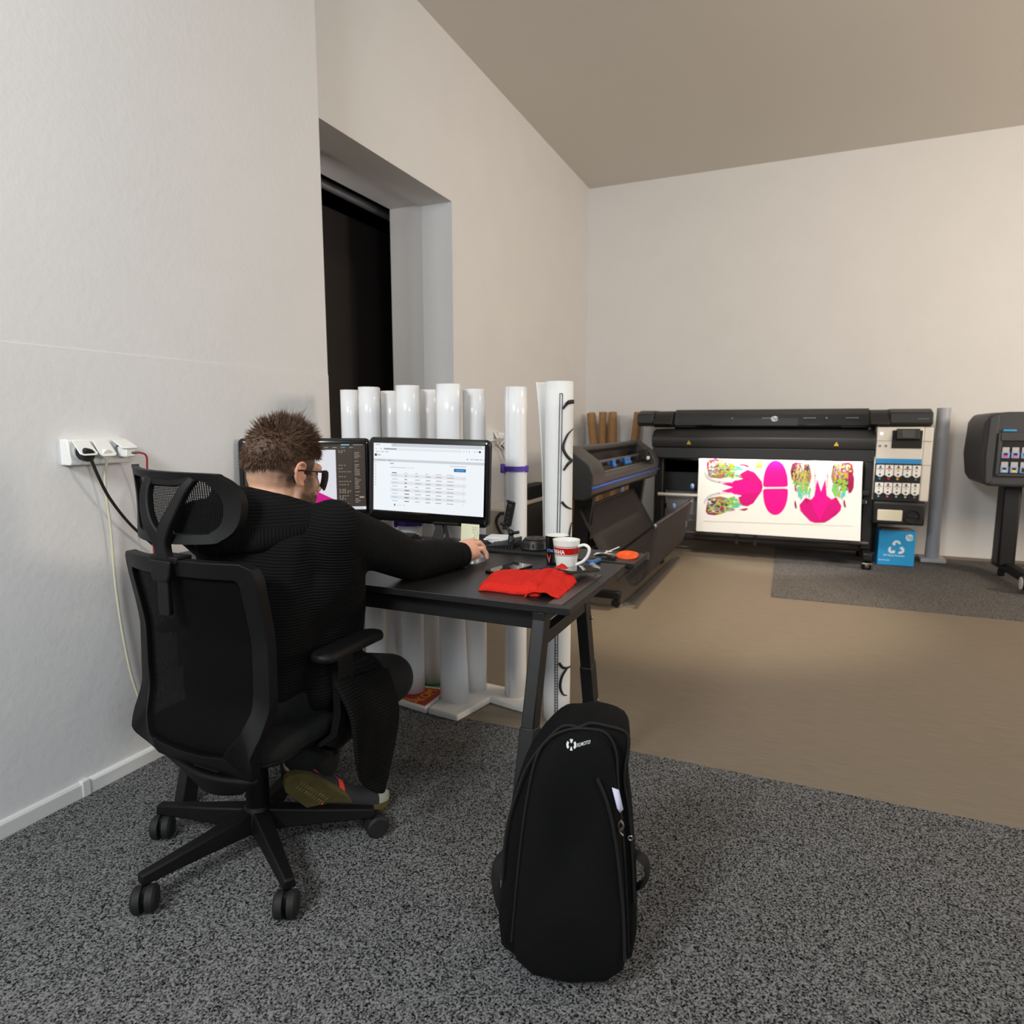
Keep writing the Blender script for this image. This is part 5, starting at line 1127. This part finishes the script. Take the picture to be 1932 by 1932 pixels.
obj('hair', mb, HAIR, man, smooth=70)

# sunglasses worn by the man
LENS = mat('dark_lens', (.03,.03,.032), .3, spec=.3)
def hp_(p): return HEAD @ V(p)
sg = obj('sunglasses', (lambda mb: (mb.tube([hp_(p) for p in cat([(-.074,.088,.016),(-.037,.109,.020),(0,.118,.018),(.037,.109,.020),(.074,.088,.016)])], .0022, 6), mb)[1])(MB()), BLKM, man, label='thin dark sunglasses with black lenses')
for s in (-1, 1):
    mb = MB(); mb.grid(lambda u, v: hp_((s*(.010+.064*u), .115-.026*u*u+.003*math.sin(v*PI), .018-(.056-.014*abs(u-.45)*2)*v)), 10, 8); obj('lens', mb, LENS, sg, solid=.002)
    mb = MB(); mb.tube([hp_(p) for p in cat([(s*.074,.088,.016),(s*.084,.05,.013),(s*.087,.01,.011),(s*.088,-.02,.006),(s*.086,-.043,-.022)])], .0021, 6)
    obj('temple', mb, BLKM, sg)

# clothes
KNIT = knit_mat('black_rib_knit', (.062,.06,.06), 118, .45); KNITH = knit_mat('black_rib_hood', (.062,.06,.06), 118, .4); TRS = mat('black_trousers', (.045,.045,.047), .9, bump=.2, bscale=200)
cardi = [[(V((-1.41,1.35,.52)),(.195,.135,.06)), (V((-1.40,1.335,.68)),(.175,.115,.07)), (V((-1.37,1.35,.84)),(.19,.125,.09)), (V((-1.345,1.36,.94)),(.18,.105,.06))],
    [(V((-1.175,1.42,.965)),.066), (V((-1.34,1.35,1.005)),.058), (V((-1.475,1.305,.98)),.062), (V((-1.34,1.35,.93)),.09)],
    [(SHR+V((0,0,.0)),.072), (V((-1.125,1.56,.905)),.073)], [(V((-1.125,1.56,.905)),.073), (ELR,.064)], [(ELR,.064), (V((-1.068,1.82,.825)),.056)], [(V((-1.068,1.82,.825)),.056), (V((-1.036,1.925,.815)),.043)],
    [(SHL,.072), (ELL,.062)], [(ELL,.062), (V((-1.615,1.84,.815)),.043)],
    [(SHR,.08), (V((-1.20,1.47,.86)),.095)], [(V((-1.20,1.47,.86)),.095), (V((-1.245,1.545,.71)),.085), (V((-1.33,1.38,.70)),.11)], [(V((-1.245,1.545,.71)),.085), (V((-1.27,1.55,.56)),.085), (V((-1.33,1.38,.56)),.11)],
    [(V((-1.27,1.44,.50)),(.11,.10,.075)), (V((-1.22,1.58,.49)),(.10,.09,.07))], [(V((-1.54,1.44,.50)),(.10,.10,.075)), (V((-1.50,1.56,.49)),(.10,.09,.07))]]
cardigan = blob(cardi, 'cardigan', .008, .5, KNIT, man, iters=10)
def set_rib(o, fn):
    me = o.data; a = me.attributes.new('rib', 'FLOAT', 'POINT'); P = M_of(man); a.data.foreach_set('value', [fn(P @ v.co) for v in me.vertices])
def seg(p, a, b):
    d = b-a; t = max(0, min(1, (p-a).dot(d)/d.length_squared)); return (p-a-d*t).length, t*d.length
def ribf(p):
    best = None
    for S, E, W in ((SHR,ELR,WRR),(SHL,ELL,WRL)):
        d1, t1 = seg(p, S, E); d2, t2 = seg(p, E, W)
        d, t = (d1, t1) if d1 < d2 else (d2, t2+(E-S).length)
        if best is None or d < best[0]: best = (d, t)
    ax, _ = seg(p, V((-1.41,1.34,.5)), V((-1.34,1.36,.98)))
    if best[0] < .098 and best[0] < ax-.03 and (best[1] > .10 or best[0] < .075): return best[1]
    return p.z+.12*(p.x+1.4)
set_rib(cardigan, ribf)
hoodp = [(-1.225,1.485,.965),(-1.215,1.42,1.005),(-1.245,1.345,1.035),(-1.33,1.285,1.062),(-1.42,1.30,1.058),(-1.46,1.37,1.03),(-1.43,1.46,.985)]
hood = [[(V(a),.030), (V(b),.030)] for a, b in zip(hoodp, hoodp[1:])]
hood += [[(V((-1.20,1.385,.985)),.045), (V((-1.27,1.30,1.02)),.042), (V((-1.36,1.262,1.02)),.045), (V((-1.46,1.27,1.01)),.042), (V((-1.40,1.235,.945)),.038), (V((-1.27,1.27,.955)),.035)]]
hd = blob(hood, 'hood', .006, .5, KNITH, man, iters=8)
set_rib(hd, lambda p: (p.x+1.34)*.9+(p.y-1.3)*.5 if p.z < .99 else p.z)
# cuff ring and shirt
d_ = (WRR-ELR).normalized(); mb = MB(); mb.tube([WRR-d_*.045, WRR-d_*.02, WRR-d_*.004, WRR-d_*.004], [.046,.044,.041,.033], 24); cuff = obj('cuff', mb, KNITH, man, smooth=60)
mb = MB(); mb.tube(cat([(-1.26,1.46,1.005),(-1.25,1.41,1.03),(-1.275,1.345,1.058),(-1.34,1.318,1.068),(-1.39,1.34,1.062),(-1.405,1.40,1.04)]), .012, 8); obj('shirt_collar', mb, PAPER, man, label='white shirt collar')
tr = chain((V((-1.33,1.36,.505)),.115),(V((-1.17,1.695,.445)),.078))+chain((V((-1.17,1.695,.445)),.078),(V((-1.325,1.455,.265)),.055))+chain((V((-1.49,1.36,.505)),.115),(V((-1.46,1.78,.465)),.078))+chain((V((-1.46,1.78,.465)),.078),(V((-1.335,1.55,.19)),.055))+[[(V((-1.41,1.32,.51)),(.17,.12,.075)), (V((-1.41,1.42,.51)),(.16,.10,.07))]]
blob(tr, 'trousers', .008, .5, TRS, man, iters=8)
# long cardigan panel hanging over the thigh beside the arm of the chair
def drape(u, v):
    T = [(1.36,.56),(1.47,.55),(1.60,.52)]; B = [(1.375,.34),(1.455,.188),(1.535,.205)]
    def q(P, t): return (P[0][0]*(1-t)**2+2*P[1][0]*t*(1-t)+P[2][0]*t*t, P[0][1]*(1-t)**2+2*P[1][1]*t*(1-t)+P[2][1]*t*t)
    a, b = q(T, u), q(B, u); y = a[0]*(1-v)+b[0]*v; z = a[1]*(1-v)+b[1]*v-.02*math.sin(u*PI)*v
    x = -1.115+.045*math.sin(min(1,v*2)*PI/2)+.010*math.sin(u*9+v*2)*v
    return (x, y+.02*math.sin(v*PI)*u, z)
mb = MB(); mb.grid(drape, 30, 30); dr = obj('cardigan_hem', mb, KNIT, man, smooth=80, solid=.012); set_rib(dr, lambda p: p.z+.1*p.y)
# shoes
SOLE = mat('olive_rubber', (.34,.31,.15), .7, nscale=30, ncol=.2); NAVY = mat('shoe_navy', (.10,.11,.15), .7); REDF = mat('shoe_red', (.95,.22,.13), .6); TOEW = mat('shoe_toe_grey', (.62,.63,.58), .6)
def shoe(heel, f, n):
    f = V(f).normalized(); n = V(n); n = (n-f*n.dot(f)).normalized(); r = f.cross(n); o = V(heel)
    W = lambda x, y, z: o+f*x+r*y+n*z
    hwid = lambda x: (.034+.012*math.sin(min(1,x/.2)*PI*.5)) if x < .2 else .046*math.sqrt(max(.02,1-((x-.2)/.085)**2))
    xs = [.0+.28*k/16 for k in range(17)]
    e = lambda x: min(1, math.sqrt(max(.05, x/.03))) if x < .03 else 1
    outl = [(x, hwid(x)*e(x)) for x in xs]; lp = [(x, y) for x, y in outl]+[(x, -y) for x, y in outl[::-1]]
    mb = MB(); mb.rings([[W(x, y*.96, .006*((x-.15)/.15)**2) for x, y in lp], [W(x, y*1.05, .012) for x, y in lp], [W(x, y*1.03, .026) for x, y in lp]])
    mb.cur = 1; Rr = random.Random(4)
    for k in range(11):
        for q in range(2): x = .045+k*.011; y = -.012+q*.016; mb.add([W(x, y, -.0004), W(x+.002, y, -.0004), W(x+.006*Rr.random()+.003, y+.011, -.0004), W(x+.001, y+.011, -.0004)], [(0,1,2,3)])
    sole = obj('shoe_sole', mb, [SOLE, mat('sole_print',(.6,.5,.32),.7)], man, smooth=50, label='olive rubber shoe sole')
    hz = lambda x: .10 if x < .06 else (.10-.045*((x-.06)/.10) if x < .16 else max(.022, .055-.30*(x-.16)*(.3+(x-.16)*3)))
    mb = MB(); rs = []
    for x, y in outl[1:]: rs.append([W(x, y*math.cos(a)*(1 if a < PI+.01 else 1), .02+max(0,hz(x)-.0)*max(0,math.sin(a))**.8) for a in [PI*k/12 for k in range(13)]])
    mb.rings(rs)
    for i, fc in enumerate(mb.f):
        cx = sum(((mb.v[j]-o).dot(f) for j in fc))/len(fc); cz = sum(((mb.v[j]-o).dot(n) for j in fc))/len(fc)
        mb.m[i] = 2 if cx > .225 else (1 if (.02 < cx < .10 and cz > .035 and int(cx*90) % 2 == 0) else 0)
    obj('shoe_upper', mb, [NAVY, REDF, TOEW], man, smooth=60, label='dark shoe upper with red accents')
shoe((-1.305,1.372,.238), (.075,.175,-.195), (-.62,.55,.10))
shoe((-1.315,1.445,.075), (.10,.20,-.055), (0,.2,1))

# ------------------------------------------------------------------ backpack
bp = thing('backpack', 'black backpack with a white emblem standing against the desk leg', 'backpack', (-.44,1.345,.004), .3)
bp.scale = (1.0,1.0,.97); XF[bp.name] = XF[bp.name] @ Matrix.Diagonal((1.0,1.0,.97,1))
BPF = mat('black_nylon', (.022,.022,.023), .85, spec=.2, bump=.35, bscale=500); BPF2 = mat('black_nylon_dark', (.016,.016,.017), .8, bump=.3, bscale=400)
OL = [(-.165,.0),(-.172,.10),(-.158,.23),(-.155,.29),(-.146,.367),(-.122,.45),(-.103,.50),(-.072,.55),(-.029,.597),(-.005,.606),(.018,.603),(.044,.614),(.080,.610),(.127,.597),(.134,.563),(.124,.49),(.138,.41),(.147,.30),(.153,.20),(.155,.10),(.15,.0)]
lean = lambda z: .06*max(0,z)/.6
def bl(s, y, dz=0.0, cx=-.01, cz=.27): return [V(((x-cx)*s+cx, y+lean(z), max(.004,(z-cz)*s+cz+dz if z > .01 else .0+ (1-s)*.25))) for x, z in OL]
mb = MB(); mb.rings([bl(.80,.085), bl(.94,.075), bl(1.0,.04), bl(1.0,-.02), bl(.965,-.06), bl(.90,-.082)]); obj('body', mb, BPF, bp, local=True, smooth=60, sub=1)
# front pocket panel
PO = [(-.125,.012),(-.128,.10),(-.118,.23),(-.108,.35),(-.095,.45),(-.080,.525),(-.055,.572),(-.01,.598),(.04,.602),(.075,.592),(.095,.55),(.10,.48),(.112,.37),(.122,.22),(.128,.10),(.126,.012)]
def pl(s, y, cx=0, cz=.26): return [V(((x-cx)*s+cx, y+lean(z), max(.006,(z-cz)*s+cz))) for x, z in PO]
mb = MB(); mb.rings([pl(1.0,-.06), pl(1.0,-.088), pl(.96,-.108), pl(.85,-.122), pl(.5,-.130), pl(.15,-.131)]); pk_ = obj('front_pocket', mb, BPF, bp, local=True, smooth=60, sub=1)
mb = MB(); mb.tube(cat([(x*1.01, -.094+lean(z), z) for x, z in PO[1:-1]], 5), .003, 6); obj('piping', mb, BPF2, pk_, local=True)
mb = MB(); mb.tube(cat([(x*.955-.004, -.072+lean(z), z*.985) for x, z in OL[2:-2]], 4), .0035, 6); obj('zip', mb, BPF2, bp, local=True)
mb = MB(); mb.tube(cat([(.055,-.127+lean(.51),.508),(.075,-.126+lean(.46),.46),(.092,-.122+lean(.39),.39),(.105,-.117+lean(.3),.30),(.115,-.112+lean(.2),.2),(.12,-.108,.1)]), .004, 6); zp = obj('side_zip', mb, BPF2, bp, local=True)
mb = MB(); z0 = .402; mb.tube([(.107+.005*math.cos(a),-.119+lean(z0),z0+.011*math.sin(a)) for a in [2*PI*k/14 for k in range(15)]], .0018, 6); mb.tube(cat([(.105,-.121+lean(.416),.416),(.112,-.123+lean(.404),.404),(.104,-.123+lean(.392),.392),(.111,-.122+lean(.382),.382)]), .0022, 6); mb.tube([(.128+.005*math.cos(a),-.112+lean(.37),.372+.005*math.sin(a)) for a in [2*PI*k/14 for k in range(15)]], .0014, 6)
obj('zip_pull', mb, STEEL, zp, local=True)
mb = MB(); mb.add([V((.086,-.1255+lean(.490),.490)), V((.101,-.121+lean(.483),.483)), V((.111,-.120+lean(.440),.440)), V((.104,-.1225+lean(.433),.433)), V((.098,-.124+lean(.443),.443))], [(0,1,2,3,4)])
tag(obj('paper_note', MB().add([M_of(bp)@v for v in mb.v], mb.f), mat('pale_lilac_paper',(.80,.80,.90),.7), solid=.0015), 'pale paper slip sticking out of the backpack pocket zip', 'paper')
# emblem
LOGO = mat('white_emblem', (.85,.85,.84), .6)
mb = MB(); E = lambda x, y: V((-.020+x, -.1315+lean(.503)-.0035*abs(x)*8*0, .503+y))
def lw(x, y, z=.0):
    X, Z = -.002+x, .572+y
    return V((X, -.1335+lean(Z)+.16*max(0,Z-.46)+1.0*max(0,abs(X)-.05)**1.5+.25*max(0,Z-.55), Z))
r0 = .0108
for k, (a0, a1) in enumerate(((70,110),(140,225),(-45,40),(255,285))):
    ri = .0062 if k in (1,2) else .0035
    A = [math.radians(a0+(a1-a0)*q/8) for q in range(9)]
    mb.poly([lw(r0*math.cos(a), r0*math.sin(a)) for a in A]+[lw(ri*math.cos(a), ri*math.sin(a)) for a in A[::-1]])
text_mb(mb, 'XLMOTO', .0098, lambda x, y: lw(.011+x*.72, -.004+y+.20*x), 0, fat=.0001, shear=.2)
obj('emblem', mb, LOGO, bp, local=True, smooth=0)
for s, P in ((-1, [(-.15,.02,.25),(-.168,.0,.235),(-.175,-.01,.20),(-.168,-.01,.14),(-.15,.01,.06)]), (1, [(.135,.0,.285),(.155,-.02,.29),(.170,-.02,.27),(.168,-.02,.23),(.14,.0,.19)])):
    mb = MB(); mb.tube(cat(P, 6), .016, 8, sx=1, sy=.35); obj('strap', mb, BPF2, bp, local=True)
